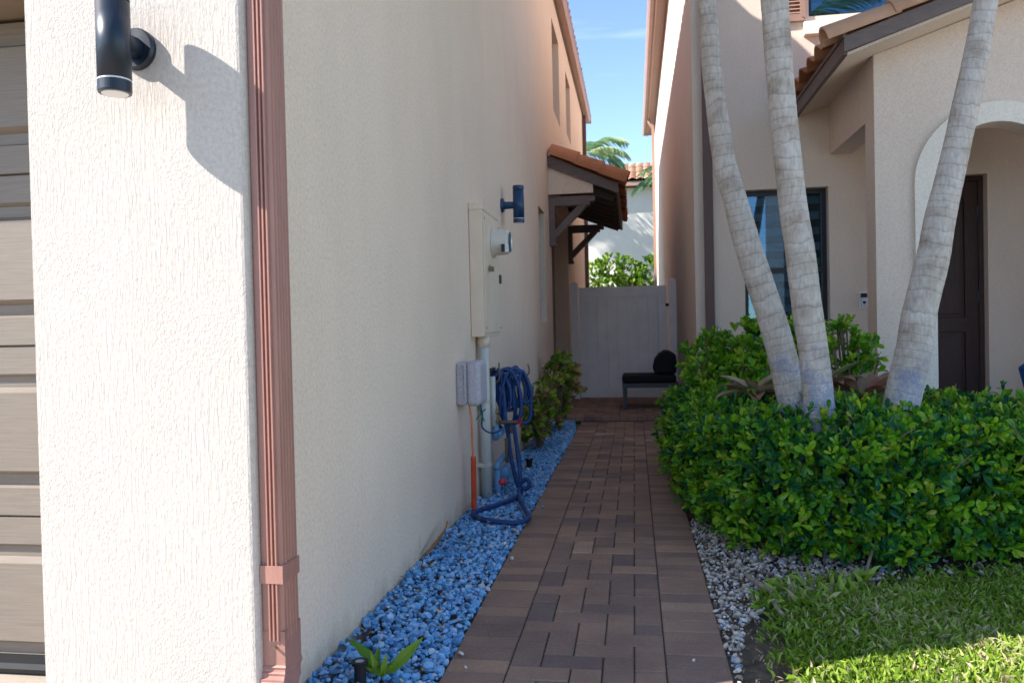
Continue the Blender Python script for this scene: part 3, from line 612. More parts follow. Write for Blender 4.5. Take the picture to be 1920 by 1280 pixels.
# ---------------------------------------------------------------- wall lamps
def wall_lamp(label, plate, axis_off, nrm, rr, z0, z1, group, M_blackiron=M_blackiron):
    p = Vector(plate); n_ = Vector(nrm); t = thing('wall_lamp', label, 'wall lamp', plate, group)
    ctr = p + n_*axis_off
    b = MB(); b.lathe([(rr*0.97,z0),(rr,z0+0.004),(rr,z0+0.030)], (ctr.x,ctr.y,0), seg=40); b.build('lower_cap', M_blackiron, t, smooth=False)
    b = MB(); b.lathe([(rr,z0+0.034),(rr,z1-0.034)], (ctr.x,ctr.y,0), seg=40); sh = b.build('lamp_body', M_blackiron, t)
    for pl_ in sh.data.polygons: pl_.use_smooth = len(pl_.vertices) == 4
    b = MB(); b.lathe([(rr,z1-0.030),(rr,z1-0.004),(rr*0.97,z1)], (ctr.x,ctr.y,0), seg=40); b.build('upper_cap', M_blackiron, t)
    b = MB(); b.lathe([(rr*0.985,z0+0.029),(rr*0.985,z0+0.035)], (ctr.x,ctr.y,0), seg=40); b.build('band', M_white_p, t)
    b = MB(); b.lathe([(rr*0.78,z0-0.002),(rr*0.78,z0+0.004)], (ctr.x,ctr.y,0), seg=40); b.build('lens', M_white_p, t)
    b = MB(); b.lathe([(0.055,0.0),(0.055,0.012),(0.050,0.020)], p, n_, 40); b.build('wall_plate', M_blackiron, t)
    b = MB(); b.lathe([(0.030,0.018),(0.026,axis_off-rr*0.5)], p + Vector((0,0,-0.002)), n_, 24); b.build('arm', M_blackiron, t)
    return t
wall_lamp('black up-and-down cylinder lamp on the sunlit rough stucco pier at the upper left', (-1.300,1.97,1.860), 0.10, (0,-1,0), 0.041, 1.716, 1.982, 'cylinder wall lamps')
wall_lamp('small dark cylinder lamp on the shaded side wall above the electric meter', (-1.0,6.10,2.045), 0.135, (1,0,0), 0.043, 1.905, 2.190, 'cylinder wall lamps', M_lampblue)

# ---------------------------------------------------------------- utilities on the left wall
t = thing('electric_meter_box', 'tall cream metal electric meter box with round meter on the shaded side wall', 'meter box', (-1.0,4.83,1.045))
b = MB(); b.box(-0.998,-0.915,4.83,5.42,1.045,1.86); b.build('cabinet', M_boxp, t, bevel=0.004)
b = MB(); b.box(-0.998,-0.909,4.824,5.426,1.83,1.872); b.build('lid', M_boxp, t, bevel=0.003)
b = MB(); b.box(-0.914,-0.906,4.85,5.40,1.07,1.80); b.build('cover', M_boxp, t, bevel=0.002)
b = MB(); b.lathe([(0.098,0),(0.098,0.012),(0.085,0.016),(0.080,0.095),(0.070,0.112),(0.0,0.115)], (-0.906,5.14,1.655), (1,0,0), 36); me = b.build('meter', M_meter, t)
for pl_ in me.data.polygons: pl_.use_smooth = True
b = MB(); b.lathe([(0.065,0.112),(0.065,0.119),(0.0,0.121)], (-0.906,5.14,1.655), (1,0,0), 30); b.build('glass_face', M_glass, me)
b = MB(); 
for k, (a, hh) in enumerate(((0,0.07),)):
    b.box(-0.835,-0.812,5.053,5.056,1.585,1.635)
b.build('meter_label', M_blackiron, me)
b = MB(); b.box(-0.811,-0.788,5.054,5.057,1.585,1.635); b.build('meter_sticker', M_white_p, me)
b = MB(); b.tube([(-0.905,5.02,1.50),(-0.895,4.98,1.49),(-0.88,4.96,1.47)],0.003,6); b.box(-0.90,-0.87,4.95,4.975,1.455,1.485); b.build('seal_tag', M_brass, t)
for z_ in (1.10,1.78):
    for y_ in (4.865,5.385):
        b = MB(); b.lathe([(0.006,0),(0.006,0.003),(0.0,0.004)],(-0.906,y_,z_),(1,0,0),10); b.build('screw', M_brass, t)
b = MB(); b.box(-0.906,-0.893,5.36,5.40,1.40,1.46); b.build('latch', M_frame, t, bevel=0.003)
t = thing('conduit_pipe', 'white conduit pipe running from the electric meter box down to the stones', 'pipe', (-0.955,5.02,0))
b = MB(); b.tube([(-0.952,4.99,-0.05),(-0.952,4.99,1.05)],0.034,20); b.build('pipe', M_pvc, t, smooth=True)
for z_ in (0.22,0.62):
    b = MB(); b.tube([(-0.952,4.99,z_),(-0.952,4.99,z_+0.025)],0.0365,20); b.box(-1.0,-0.945,4.93,5.05,z_,z_+0.025); b.build('pipe_strap', M_meter, t)
b = MB(); b.tube([(-0.952,4.99,0.98),(-0.952,4.99,1.046)],0.039,20); b.build('collar', M_boxp, t, smooth=True)
# lavender-grey telephone box
t = thing('utility_box', 'grey-lavender plastic utility box with bulging lid below the electric meter', 'utility box', (-1.0,4.38,0.66))
b = MB(); b.box(-1.0,-0.945,4.385,4.60,0.665,0.905); b.build('back_box', M_lav, t, bevel=0.012)
b = MB(); b.box(-0.944,-0.86,4.375,4.61,0.66,0.915); o = b.build('lid', M_lav, t, bevel=0.03); o.modifiers['bevel'].segments = 5
b = MB()
b.box(-0.950,-0.938,4.371,4.376,0.68,0.90)
b.build('hinge', M_lav, t)
t = thing('orange_cable', 'thin orange cable entering a thicker orange conduit beside the wall', 'cable', (-0.94,4.5,0))
def bez(pts, n=12):
    out=[]; P=[Vector(p) for p in pts]; P=[P[0]]+P+[P[-1]]
    for i in range(1,len(P)-2):
        for k in range(n):
            s=k/n; a,b_,c,d=P[i-1],P[i],P[i+1],P[i+2]
            out.append(0.5*((2*b_)+(c-a)*s+(2*a-5*b_+4*c-d)*s*s+(3*b_-a-3*c+d)*s**3))
    out.append(P[-2]); return out
b = MB(); b.tube(bez([(-0.935,4.42,0.67),(-0.925,4.43,0.58),(-0.93,4.46,0.45),(-0.93,4.48,0.34)]),0.006,8); b.build('cable', M_orangel, t, smooth=True)
b = MB(); b.tube(bez([(-0.93,4.48,0.36),(-0.935,4.50,0.2),(-0.942,4.52,-0.02)]),0.0155,14); b.build('conduit', M_orange, t, smooth=True)
t = thing('blue_cable', 'short blue wire tied with green ties beside the white conduit', 'cable', (-0.93,4.75,0.6))
b = MB(); b.tube(bez([(-0.93,4.70,0.66),(-0.915,4.70,0.58),(-0.92,4.72,0.50),(-0.88,4.80,0.455),(-0.84,4.9,0.46)]),0.005,8); b.build('wire', M_hose, t, smooth=True)
b = MB()
for a in ((0.05,0.03),(-0.05,-0.035),(0.035,-0.045),(-0.02,0.05)): b.tube([(-0.922,4.70,0.585),(-0.922+a[0]*0.6,4.69,0.585+a[1])],0.004,6)
b.build('cable_tie', M_green, t)
# back-flow pipework
t = thing('irrigation_valve', 'pale blue and white plastic irrigation pipework with valves on the stones under the hose', 'pipework', (-0.91,5.2,0))
b = MB(); b.tube(bez([(-0.905,5.12,-0.05),(-0.905,5.12,0.16),(-0.905,5.14,0.20),(-0.88,5.5,0.245)]),0.022,14); b.build('pipe', M_pvcb, t, smooth=True)
b = MB(); b.tube([(-0.925,5.2,0.36),(-0.925,5.2,0.50)],0.022,14); b.tube([(-0.925,5.2,0.37),(-0.905,5.75,0.40)],0.020,14); b.build('pipe', M_pvcb, t, smooth=True)
b = MB(); b.tube([(-0.93,5.16,0.45),(-0.93,5.16,0.78)],0.018,12); b.build('pipe', M_pvc, t, smooth=True)
b = MB(); b.lathe([(0.028,0.47),(0.03,0.49),(0.022,0.50),(0.022,0.53),(0.030,0.54),(0.030,0.56)],(-0.915,5.18,0),(0,0,1),8); b.build('brass_fitting', M_brass, t)
b = MB(); b.tube([(-0.86,5.25,0.20),(-0.86,5.25,0.36)],0.012,10); b.build('brass_riser', M_brass, t)
b = MB(); b.box(-0.90,-0.84,5.20,5.55,0.10,0.17); b.build('valve_body', M_pvcb, t, bevel=0.012)
b = MB(); b.lathe([(0.0,0),(0.024,0.0),(0.024,0.02),(0.010,0.03),(0.0,0.03)],(-0.855,5.0,0.115),(0.3,-1,0.3),10); b.build('red_cap', M_red, t)
t = thing('garden_tap', 'brass garden tap with a round red handle behind the hanging blue hose', 'tap', (-0.85,5.3,0.43))
b = MB(); b.tube([(-0.98,5.35,0.455),(-0.80,5.35,0.455)],0.014,12); b.lathe([(0.022,0),(0.024,0.02),(0.018,0.045)],(-0.83,5.33,0.43),(0,-0.3,-1),14); b.build('tap_body', M_brass, t)
b = MB()
for k in range(6):
    a = k*PI/3; b.tube([(-0.775,5.33,0.455),(-0.775,5.33+0.028*math.cos(a),0.455+0.028*math.sin(a))],0.006,8)
b.tube([(-0.80,5.33,0.455),(-0.77,5.33,0.455)],0.010,10); b.build('red_handle', M_red, t)
# hose and its hanger
t = thing('hose_hanger', 'metal wall hanger with upright prongs holding the blue hose', 'hose hanger', (-1.0,5.5,0.8))
b = MB(); b.box(-1.0,-0.985,5.40,5.60,0.70,0.82); b.build('back_plate', M_frame, t)
b = MB(); b.tube(bez([(-0.99,5.40,0.72),(-0.93,5.40,0.74),(-0.925,5.40,0.86)]),0.006,8); b.build('prong', M_brass, t)
b = MB(); b.tube(bez([(-0.99,5.58,0.74),(-0.76,5.56,0.76),(-0.745,5.56,0.84)]),0.006,8); b.build('prong', M_brass, t)
pts = []
r3 = random.Random(3)
for k in range(8):
    x_ = -0.955 + 0.024*k; L_ = r3.uniform(0.27,0.42); y_ = 5.5 + r3.uniform(-.05,.05); wd = r3.uniform(0.02,0.07); tw = r3.uniform(-.35,.35)
    if k == 7: L_ = 0.22
    top = 0.80 + r3.uniform(-.02,.025)
    sway = 0.0 if k < 5 else 0.007*(k-4)
    for a in np.linspace(0, 2*PI, 15)[:-1]:
        zz = top - L_*(0.5-0.5*math.cos(a)); q = math.sin(a)*(wd+0.05*(0.5-0.5*math.cos(a)))
        pts.append((x_ + q*math.cos(tw)*0.8 + sway*(top-zz)*6, y_ + q*math.sin(tw)+0.03*math.sin(a), zz))
th = thing('garden_hose', 'dark blue garden hose coiled on the wall hanger with a loop lying on the stones', 'hose', (-0.85,5.2,0))
b = MB(); b.tube(bez(pts, 4),0.0135,10); b.build('coil', M_hose, th, smooth=True)
b = MB(); tail = [(-0.925,5.45,0.79),(-0.90,5.42,0.62),(-0.885,5.38,0.46),(-0.86,5.32,0.38),(-0.83,5.22,0.25),(-0.78,5.12,0.10),(-0.735,5.0,0.045),(-0.79,4.78,0.04),(-0.90,4.55,0.042),(-0.93,4.44,0.042),(-0.86,4.33,0.04),(-0.75,4.29,0.035),(-0.65,4.30,0.030),(-0.605,4.40,0.030),(-0.64,4.55,0.032),(-0.70,4.78,0.035),(-0.735,4.92,0.055),(-0.745,5.05,0.10),(-0.76,5.12,0.22),(-0.79,5.20,0.36),(-0.81,5.28,0.43)]
b.tube(bez(tail, 8),0.0145,12); b.build('tail_loop', M_hose, th, smooth=True)
b = MB(); b.tube(bez([(-0.74,5.02,0.10),(-0.70,5.02,0.13),(-0.68,5.02,0.10),(-0.70,5.02,0.07),(-0.74,5.02,0.08)]),0.0135,10); b.build('knot', M_hose, th, smooth=True)

# sprinkler heads and stray bits
def sprinkler(label, x, y, z, s=1.0):
    t = thing('sprinkler_head', label, 'sprinkler', (x,y,0), 'black pop-up sprinkler heads'); b = MB()
    b.lathe([(0.019*s,-0.05),(0.019*s,z-0.012),(0.027*s,z-0.010),(0.028*s,z),(0.016*s,z+0.001),(0.015*s,z-0.006),(0.0,z-0.006)],(x,y,0),(0,0,1),24); b.build('body', M_blackp, t)
    b = MB(); b.lathe([(0.0145*s,z-0.006),(0.0145*s,z-0.001),(0.011*s,z-0.001),(0.010*s,z-0.005)],(x,y,0),(0,0,1),24); b.build('ring', M_silver, t)
sprinkler('black sprinkler head in the blue-tinted stones at the bottom edge beside the weed', -0.845,2.305,0.095,0.95)
sprinkler('black sprinkler cap in the blue-tinted stones beyond the hose loop', -0.832,6.15,0.075,1.2)
t = thing('blue_pipe_piece', 'bent light blue plastic pipe end among the stones at the landing', 'pipe', (-0.77,8.4,0))
b = MB(); b.tube(bez([(-0.84,8.42,0.02),(-0.835,8.42,0.08),(-0.79,8.41,0.10),(-0.755,8.4,0.08),(-0.75,8.4,0.02)]),0.018,10); b.build('pipe', M_pvcb, t, smooth=True)
for i, (x, y, s_, va, lb) in enumerate(((-0.597,2.60,0.013,0.8,'pale stone lying on the left border of the path nearest the camera'),(-0.592,3.70,0.015,0.85,'pale stone on the left border of the path below the hose loop'),(-0.570,4.79,0.014,0.3,'single blue-tinted stone on the path border just right of the hose'),(-0.56,2.50,0.008,0.85,'tiny white stone chip on the path border by the bottom edge'),(0.17,2.63,0.006,0.9,'tiny white pebble on the right path border near the grass'))):
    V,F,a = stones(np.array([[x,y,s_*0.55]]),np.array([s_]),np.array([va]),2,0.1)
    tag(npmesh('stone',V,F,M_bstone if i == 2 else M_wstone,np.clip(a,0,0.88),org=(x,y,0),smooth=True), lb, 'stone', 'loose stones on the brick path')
b = MB(); b.tube(bez([(0.452,3.46,0.03),(0.47,3.36,0.035),(0.515,3.24,0.03),(0.51,3.12,0.02),(0.525,3.04,0.012)]),[0.010]*14+[0.011]*14+[0.008]*21,8)
tag(b.build('stick', M_stick, smooth=True, org=(0.48,3.2,0)), 'grey crooked stick lying on the pale pebbles', 'stick')
b = MB(); b.tube(bez([(0.97,3.62,0.0),(1.00,3.66,0.06),(1.05,3.72,0.13)]),0.007,8); tag(b.build('stick', M_stick, smooth=True, org=(1,3.6,0)), 'thin bare twig poking out from under the hedge above the lawn', 'stick')
b = MB(); b.tube(bez([(-0.97,3.55,0.06),(-0.955,3.68,0.085),(-0.94,3.80,0.11),(-0.95,3.90,0.13)]),[0.007]*12+[0.006]*12+[0.004]*13,6); tag(b.build('dead_leaf', simple('dry_leaf',(0.28,0.12,0.04),0.8), smooth=True, org=(-0.95,3.7,0)), 'curled brown dead leaf lying where the wall meets the blue-tinted stones', 'leaf')

# weed
t = thing('weed', 'green long-bladed weed growing through the blue-tinted stones at the bottom edge', 'plant', (-0.80,2.36,0))
n_ = 15; A = np.stack([rng.normal(0,.6,n_),rng.normal(0,.45,n_),rng.uniform(.5,1.3,n_)],1); A[0] = (-0.95,0.2,1.0); A[1] = (0.9,0.3,0.95)
L_ = rng.uniform(.05,.09,n_); L_[0] = 0.16; L_[1] = 0.15
V,F,a = scatter(LANC[0],LANC[1],np.tile([-0.80,2.36,0.03],(n_,1))+rng.normal(0,.01,(n_,3))*[1,1,.2],A,np.tile([0,-.5,.8],(n_,1))+rng.normal(0,.3,(n_,3)),np.stack([L_*.75,L_,L_],1),rng.uniform(.45,.85,n_))
npmesh('blades',V,F,M_leafb,a,t)

# ---------------------------------------------------------------- gate
t = thing('gate', 'pale grey vinyl privacy gate with two posts closing the alley', 'gate', (-0.15,11.6,0))
def post(x0,x1,y,zt):
    b = MB(); b.box(x0,x1,y,y+0.11,-0.02,zt-0.02); b.add([(x0-.006,y-.006,zt-.02),(x1+.006,y-.006,zt-.02),(x1+.006,y+.116,zt-.02),(x0-.006,y+.116,zt-.02),(x0+.03,y+.03,zt),(x1-.03,y+.03,zt),(x1-.03,y+.08,zt),(x0+.03,y+.08,zt)],[(0,3,2,1),(4,5,6,7),(0,1,5,4),(1,2,6,5),(2,3,7,6),(3,0,4,7)]); b.build('gate_post', M_vinyl, t, bevel=0.002)
post(-0.905,-0.805,11.6,1.735); post(0.495,0.600,11.6,1.755)
b = MB(); b.box(-0.79,0.462,11.62,11.665,1.52,1.66); b.build('rail', M_vinyl, t, bevel=0.004)
b = MB(); b.box(-0.79,0.462,11.62,11.665,0.06,0.20); b.build('rail', M_vinyl, t, bevel=0.004)
for xa,xb in ((-0.79,-0.67),(0.342,0.462)):
    b = MB(); b.box(xa,xb,11.618,11.667,0.201,1.519); b.build('stile', M_vinyl, t, bevel=0.003)
b = MB()
x = -0.67
while x < 0.34: b.box(x+0.0015,min(x+0.142,0.342)-0.0015,11.632,11.652,0.20,1.52); x += 0.1445
b.box(-0.67,0.342,11.653,11.658,0.20,1.52); b.build('panel_board', M_vinyl, t, bevel=0.002)
b = MB(); b.box(-0.672,0.344,11.626,11.6315,1.495,1.5195); b.build('trim', M_vinyl, t)
for z_ in (0.40,1.36):
    b = MB(); b.box(0.445,0.50,11.604,11.618,z_,z_+0.04); b.build('hinge', M_blackp, t)

# ---------------------------------------------------------------- patio chair on the landing
t = thing('patio_chair', 'armless patio chair with black cushions and grey frame in front of the gate', 'chair', (0.15,10.2,0.055))
b = MB(); b.box(-0.165,0.50,9.95,10.60,0.385,0.475); o = b.build('seat_cushion', M_cush, t, bevel=0.03); o.modifiers['bevel'].segments = 4
b = MB(); b.prism([(0.235,0.478),(0.225,0.56),(0.245,0.66),(0.30,0.735),(0.37,0.775),(0.45,0.77),(0.50,0.72),(0.515,0.60),(0.50,0.478)],'y',9.98,10.52); o = b.build('back_cushion', M_cush, t, bevel=0.05); o.modifiers['bevel'].segments = 4
b = MB(); b.box(-0.16,0.52,9.93,9.97,0.325,0.38); b.box(-0.16,0.52,10.58,10.62,0.325,0.38); b.box(-0.162,-0.12,9.971,10.579,0.327,0.378); b.box(0.48,0.521,9.971,10.579,0.327,0.378); b.build('frame', M_frame, t)
for x_,y_ in ((-0.155,9.925),(-0.155,10.585),(0.48,9.925),(0.48,10.585)):
    b = MB(); b.box(x_,x_+0.045,y_,y_+0.04,0.056,0.324); b.build('leg', M_frame, t)

# ---------------------------------------------------------------- right house
RH = thing('house', 'tan stucco two-storey house on the right with arched porch and white trim', 'house', (0.6,8.0,0))
XR = 0.6; YA = 8.0
m = MB(); wallgrid(m,'x',XR,XR+0.22,YA+0.22,21.0,-0.1,6.05,[]); m.build('side_wall', M_tan, RH)
m = MB(); wallgrid(m,'y',YA,YA+0.22,XR,9.0,-0.1,6.05,[(1.07,1.855,0.75,2.38),(2.34,3.26,-0.1,2.43),(1.70,2.60,4.0,5.3)]); m.build('front_wall', M_tan, RH)
m = MB(); m.box(9.0,9.2,8.22,21,-0.1,6.05); m.box(0.82,9.0,20.8,21.0,-0.1,6.05); m.box(0.82,9.0,8.22,20.8,5.9,6.04); m.build('rear_wall', M_tan, RH)
m = MB(); m.box(0.44,0.6,7.62,21.3,6.06,6.09); m.box(0.6,9.4,7.62,8.0,6.06,6.09); m.build('soffit', M_shut, RH)
m = MB(); m.box(0.415,0.44,7.60,21.3,6.04,6.24); m.box(0.44,9.4,7.60,7.62,6.04,6.24); m.build('fascia', M_gut, RH)
m = MB(); m.prism([(0.415,6.08),(0.34,6.08),(0.31,6.16),(0.30,6.23),(0.32,6.23),(0.345,6.10),(0.405,6.10),(0.405,6.23),(0.415,6.23)],'y',7.5,21.4); m.box(0.31,0.41,21.4,21.41,6.08,6.23); m.build('gutter', M_gut, RH)
tileslope('roof', (0.36,7.55,6.26), (math.cos(sl),0,math.sin(sl)), (0,1,0), 11, 51, M_tilep, RH)
m = MB(); m.add([(0.4,7.55,6.24),(0.4,21.3,6.24),(4.8,21.3,7.8),(4.8,7.55,7.8),(9.4,21.3,6.24),(9.4,7.55,6.24)],[(0,1,2,3),(3,2,4,5),(0,3,5),(1,4,2)]); m.build('roof_deck', M_soffit, RH)
downspout(0.69,0.775,YA-0.075,YA,6.05,0.1,M_dsdark,RH,False)
downspout(0.50,0.565,19.6,19.68,5.95,0.1,M_gut,RH,False)
m = MB(); m.tube([(0.42,19.64,6.1),(0.45,19.64,5.98),(0.53,19.64,5.85)],0.035,8); m.build('gutter_outlet', M_gut, RH)
def fwindow(x0,x1,z0,z1,rail=None):
    w_ = MB(); d = YA+0.10; hs = [(x0+0.045,x1-0.045,z0+0.045,z1-0.045)]
    if rail: hs = [(x0+0.045,x1-0.045,z0+0.045,rail-0.025),(x0+0.045,x1-0.045,rail+0.025,z1-0.045)]
    wallgrid(w_,'y',d,d+0.05,x0,x1,z0,z1,hs); f = w_.build('window', M_bronze, RH)
    g = MB(); g.box(x0+0.045,x1-0.045,d+0.022,d+0.028,z0+0.045,z1-0.045); g.build('pane', M_glass, f)
    g = MB(); k = MB(); z = z1-0.06; i = 0
    while z > z0+0.1:
        (g if i % 2 == 0 else k).box(x0+0.05,x1-0.05,d+0.07,d+0.074,z-0.075,z-0.001); z -= 0.075; i += 1
    g.build('blind', M_blind, f); k.build('blind_band', M_blindd, f)
    g = MB(); g.box(x0-0.1,x1+0.1,d+0.3,d+0.31,z0-0.1,z1+0.1); g.build('dark_room', M_dark, f)
fwindow(1.07,1.855,0.75,2.38,1.60); fwindow(1.70,2.60,4.0,5.3,4.62)
m = MB(); m.box(1.645,2.66,YA-0.07,YA,3.81,3.935); m.build('window_sill', M_trim, RH, bevel=0.006)
s_ = MB(); wallgrid(s_,'y',YA-0.04,YA-0.002,1.40,1.665,3.955,5.3,[(1.45,1.615,4.02,4.62),(1.45,1.615,4.68,5.24)]); sh = s_.build('shutter', M_shut, RH)
s_ = MB()
for k in range(34):
    z = 4.03+k*0.0355
    if 4.615 < z < 4.68: continue
    s_.prism([(YA-0.036,z),(YA-0.030,z-0.003),(YA-0.008,z+0.022),(YA-0.014,z+0.026)],'x',1.45,1.615)
s_.build('louvre', M_shut, sh)
s_ = MB(); s_.tube([(1.64,YA-0.046,3.985),(1.64,YA-0.039,3.985)],0.007,8); s_.build('screw', M_brass, sh)
# front door
m = MB(); d = YA+0.10
wallgrid(m,'y',d-0.01,d+0.06,2.34,3.26,0.0,2.43,[(2.385,3.215,0.02,2.385)]); m.build('door_frame', M_door, RH)
m = MB(); wallgrid(m,'y',d+0.01,d+0.05,2.386,3.214,0.02,2.384,[(2.50,2.78,0.25,0.97),(2.83,3.10,0.25,0.97),(2.50,2.78,1.10,2.24),(2.83,3.10,1.10,2.24)]); fd = m.build('front_door', M_door, RH)
for xa,xb in ((2.50,2.78),(2.83,3.10)):
    for za,zb in ((0.25,0.97),(1.10,2.24)):
        m = MB(); m.box(xa,xb,d+0.03,d+0.045,za,zb); m.box(xa+0.035,xb-0.035,d+0.018,d+0.03,za+0.035,zb-0.035); m.build('door_panel', M_door, fd, bevel=0.008)
for z in (0.45,1.3,2.1):
    m = MB(); m.tube([(3.212,d+0.004,z-0.05),(3.212,d+0.004,z+0.05)],0.008,8); m.build('door_hinge', M_blackiron, fd)
m = MB(); m.lathe([(0.022,0),(0.022,0.02),(0.012,0.03),(0.028,0.045),(0.028,0.07),(0.0,0.075)],(2.44,d+0.01,1.02),(0,-1,0),18); m.build('door_knob', M_blackiron, fd)
# porch
YP = 6.57
PW = MB(); cxa, cza, Ro, Ri = 2.75, 2.13, 0.60, 0.45
# front wall of the porch with arch opening
def archwall(mb, y0, y1, x0, x1, ztop, R, cx_, cz_, seg=28):
    zt = lambda x: ztop(x)
    arc = [(cx_+R*math.cos(PI-PI*k/seg), cz_+R*math.sin(PI*k/seg)) for k in range(seg+1)]
    for y, fl in ((y0,False),(y1,True)):
        fs = []; vs = []
        def quad(a,b,c,d_):
            i = len(vs); vs.extend([(p[0],y,p[1]) for p in (a,b,c,d_)]); fs.append((i,i+1,i+2,i+3) if not fl else (i+3,i+2,i+1,i))
        quad((x0,-0.1),(cx_-R,-0.1),(cx_-R,cz_),(x0,cz_)); quad((cx_+R,-0.1),(x1,-0.1),(x1,cz_),(cx_+R,cz_))
        quad((x0,cz_),(cx_-R,cz_),(cx_-R,zt(cx_-R)),(x0,zt(x0))); quad((cx_+R,cz_),(x1,cz_),(x1,zt(x1)),(cx_+R,zt(cx_+R)))
        for a, b in zip(arc, arc[1:]): quad(a,b,(b[0],zt(b[0])),(a[0],zt(a[0])))
        mb.add(vs, fs)
    prof = [(cx_-R,-0.1)] + arc + [(cx_+R,-0.1)]
    for a, b in zip(prof, prof[1:]): mb.add([(a[0],y0,a[1]),(b[0],y0,b[1]),(b[0],y1,b[1]),(a[0],y1,a[1])],[(3,2,1,0)])
    mb.add([(x0,y0,-0.1),(x0,y0,zt(x0)),(x0,y1,zt(x0)),(x0,y1,-0.1)],[(0,1,2,3)]); mb.add([(x1,y0,-0.1),(x1,y0,zt(x1)),(x1,y1,zt(x1)),(x1,y1,-0.1)],[(3,2,1,0)])
ridge = 2.75+0.6
rk = lambda x: 3.06 + 0.335*((x-1.56) if x < ridge else (2*ridge-1.56-x))
archwall(PW, YP, YP+0.20, 1.87, 2*ridge-1.87, lambda x: rk(x)-0.02, Ri, cxa, cza)
PW.box(1.871,2.07,YP+0.2,YP+0.25,-0.1,2.68)            # side face of the corner column
PW.box(1.872,2.07,YP+0.2,YA-0.001,2.68,3.15)           # beam back to the house
PW.build('porch_wall', M_tan, RH)
m = MB(); m.box(2.07,2*ridge-1.87,YP+0.2,YA-0.001,2.95,3.0); m.build('porch_ceiling', M_tan, RH)
m = MB(); m.box(1.87,2*ridge-1.87,YP-0.2,YA,-0.05,0.10); m.build('porch_floor', M_drive, RH)
# arch trim, standing 30 mm proud
m = MB(); seg = 32
def ring(R): return [(cxa-R,-0.05)] + [(cxa+R*math.cos(PI-PI*k/seg), cza+R*math.sin(PI*k/seg)) for k in range(seg+1)] + [(cxa+R,-0.05)]
A_, B_ = ring(Ro), ring(Ri-0.002)
for y, fl in ((YP-0.03,0),):
    for i in range(len(A_)-1): m.add([(A_[i][0],y,A_[i][1]),(A_[i+1][0],y,A_[i+1][1]),(B_[i+1][0],y,B_[i+1][1]),(B_[i][0],y,B_[i][1])],[(0,1,2,3)])
for Q in (A_,B_):
    for i in range(len(Q)-1): m.add([(Q[i][0],YP-0.03,Q[i][1]),(Q[i+1][0],YP-0.03,Q[i+1][1]),(Q[i+1][0],YP+0.002,Q[i+1][1]),(Q[i][0],YP+0.002,Q[i][1])],[(0,1,2,3)])
m.build('arch_trim', M_trim, RH)
# porch roof
YR = 6.18; xe = 1.56
m = MB()
m.prism([(xe,3.065),(ridge,3.065+0.335*(ridge-xe)),(2*ridge-xe,3.065),(2*ridge-xe,3.175),(ridge,3.175+0.335*(ridge-xe)),(xe,3.175)],'y',YR,YR+0.035)
m.box(xe-0.001,xe+0.03,YR+0.036,YA,3.055,3.165)
m.box(xe-0.012,xe+0.012,YR-0.004,YA,3.168,3.20)
m.build('porch_fascia', M_fascia, RH)
m = MB(); m.prism([(xe+0.031,3.07),(1.88,3.07+0.335*0.30),(ridge,3.07+0.335*(ridge-xe)),(ridge,3.05+0.335*(ridge-xe)),(1.88,3.05+0.335*0.30),(xe+0.031,3.05)],'y',YR+0.036,YA)
m.prism([(2*ridge-xe,3.07),(ridge,3.07+0.335*(ridge-xe)),(ridge,3.05+0.335*(ridge-xe)),(2*ridge-xe,3.05)],'y',YR+0.036,YA); m.build('porch_soffit', M_tan, RH)
ps = math.atan(0.335)
tileslope('porch_roof', (xe-0.06,YR+0.09,3.175), (math.cos(ps),0,math.sin(ps)), (0,1,0), 5, 6, M_tile, RH, per=0.285, row=0.39, amp=0.075)
tileslope('porch_roof', (2*ridge-xe+0.06,YR+0.09,3.175), (-math.cos(ps),0,math.sin(ps)), (0,1,0), 5, 6, M_tilep, RH, per=0.285, row=0.39, amp=0.075)
m = MB(); halfround(m, (ridge,YR+0.06,3.19+0.335*(ridge-xe)), (xe-0.08,YR+0.06,3.165), 0.105, 0.04, 12, 4, nrm=(-0.3,0,1)); m.build('rake_tile', M_tilep, RH)
# doorbell
t = thing('doorbell', 'white doorbell plate with black and silver video button beside the porch', 'doorbell', (2.155,YA,1.29))
b = MB(); b.box(2.112,2.198,YA-0.012,YA,1.212,1.365); b.build('back_plate', M_white_p, t, bevel=0.003)
b = MB(); b.box(2.130,2.184,YA-0.034,YA-0.0125,1.312,1.352); b.build('camera_head', M_blackp, t, bevel=0.003)
b = MB(); b.box(2.130,2.184,YA-0.032,YA-0.0125,1.228,1.311); b.build('face', M_silver, t, bevel=0.003)
b = MB(); b.lathe([(0.0145,0),(0.0145,0.003),(0.011,0.003),(0.011,0.0)],(2.157,YA-0.032,1.265),(0,-1,0),24); b.build('button_ring', M_hose, t)
# folding chair in the porch
t = thing('folding_chair', 'blue canvas folding chair with dark frame at the right edge of the porch', 'chair', (3.2,7.4,0.1))
b = MB(); b.prism([(3.26,0.66),(3.34,0.34),(3.38,0.34),(3.69,0.40),(3.71,0.68),(3.30,0.69)],'y',7.05,7.45); b.build('seat', M_blue, t, bevel=0.01)
for y_ in (7.04,7.46):
    b = MB(); b.bar((3.30,y_,0.62),(3.46,y_,1.02),0.02,0.02,(0,1,0)); b.bar((3.34,y_,0.42),(3.64,y_,0.10),0.02,0.02,(0,1,0)); b.bar((3.69,y_,0.42),(3.36,y_,0.10),0.021,0.021,(0,1,0)); b.bar((3.31,y_,0.63),(3.36,y_,0.38),0.019,0.019,(0,1,0)); b.build('frame', M_blackp, t)
b = MB(); b.box(3.42,3.46,7.06,7.44,0.72,1.0); b.build('backrest', M_blue, t)

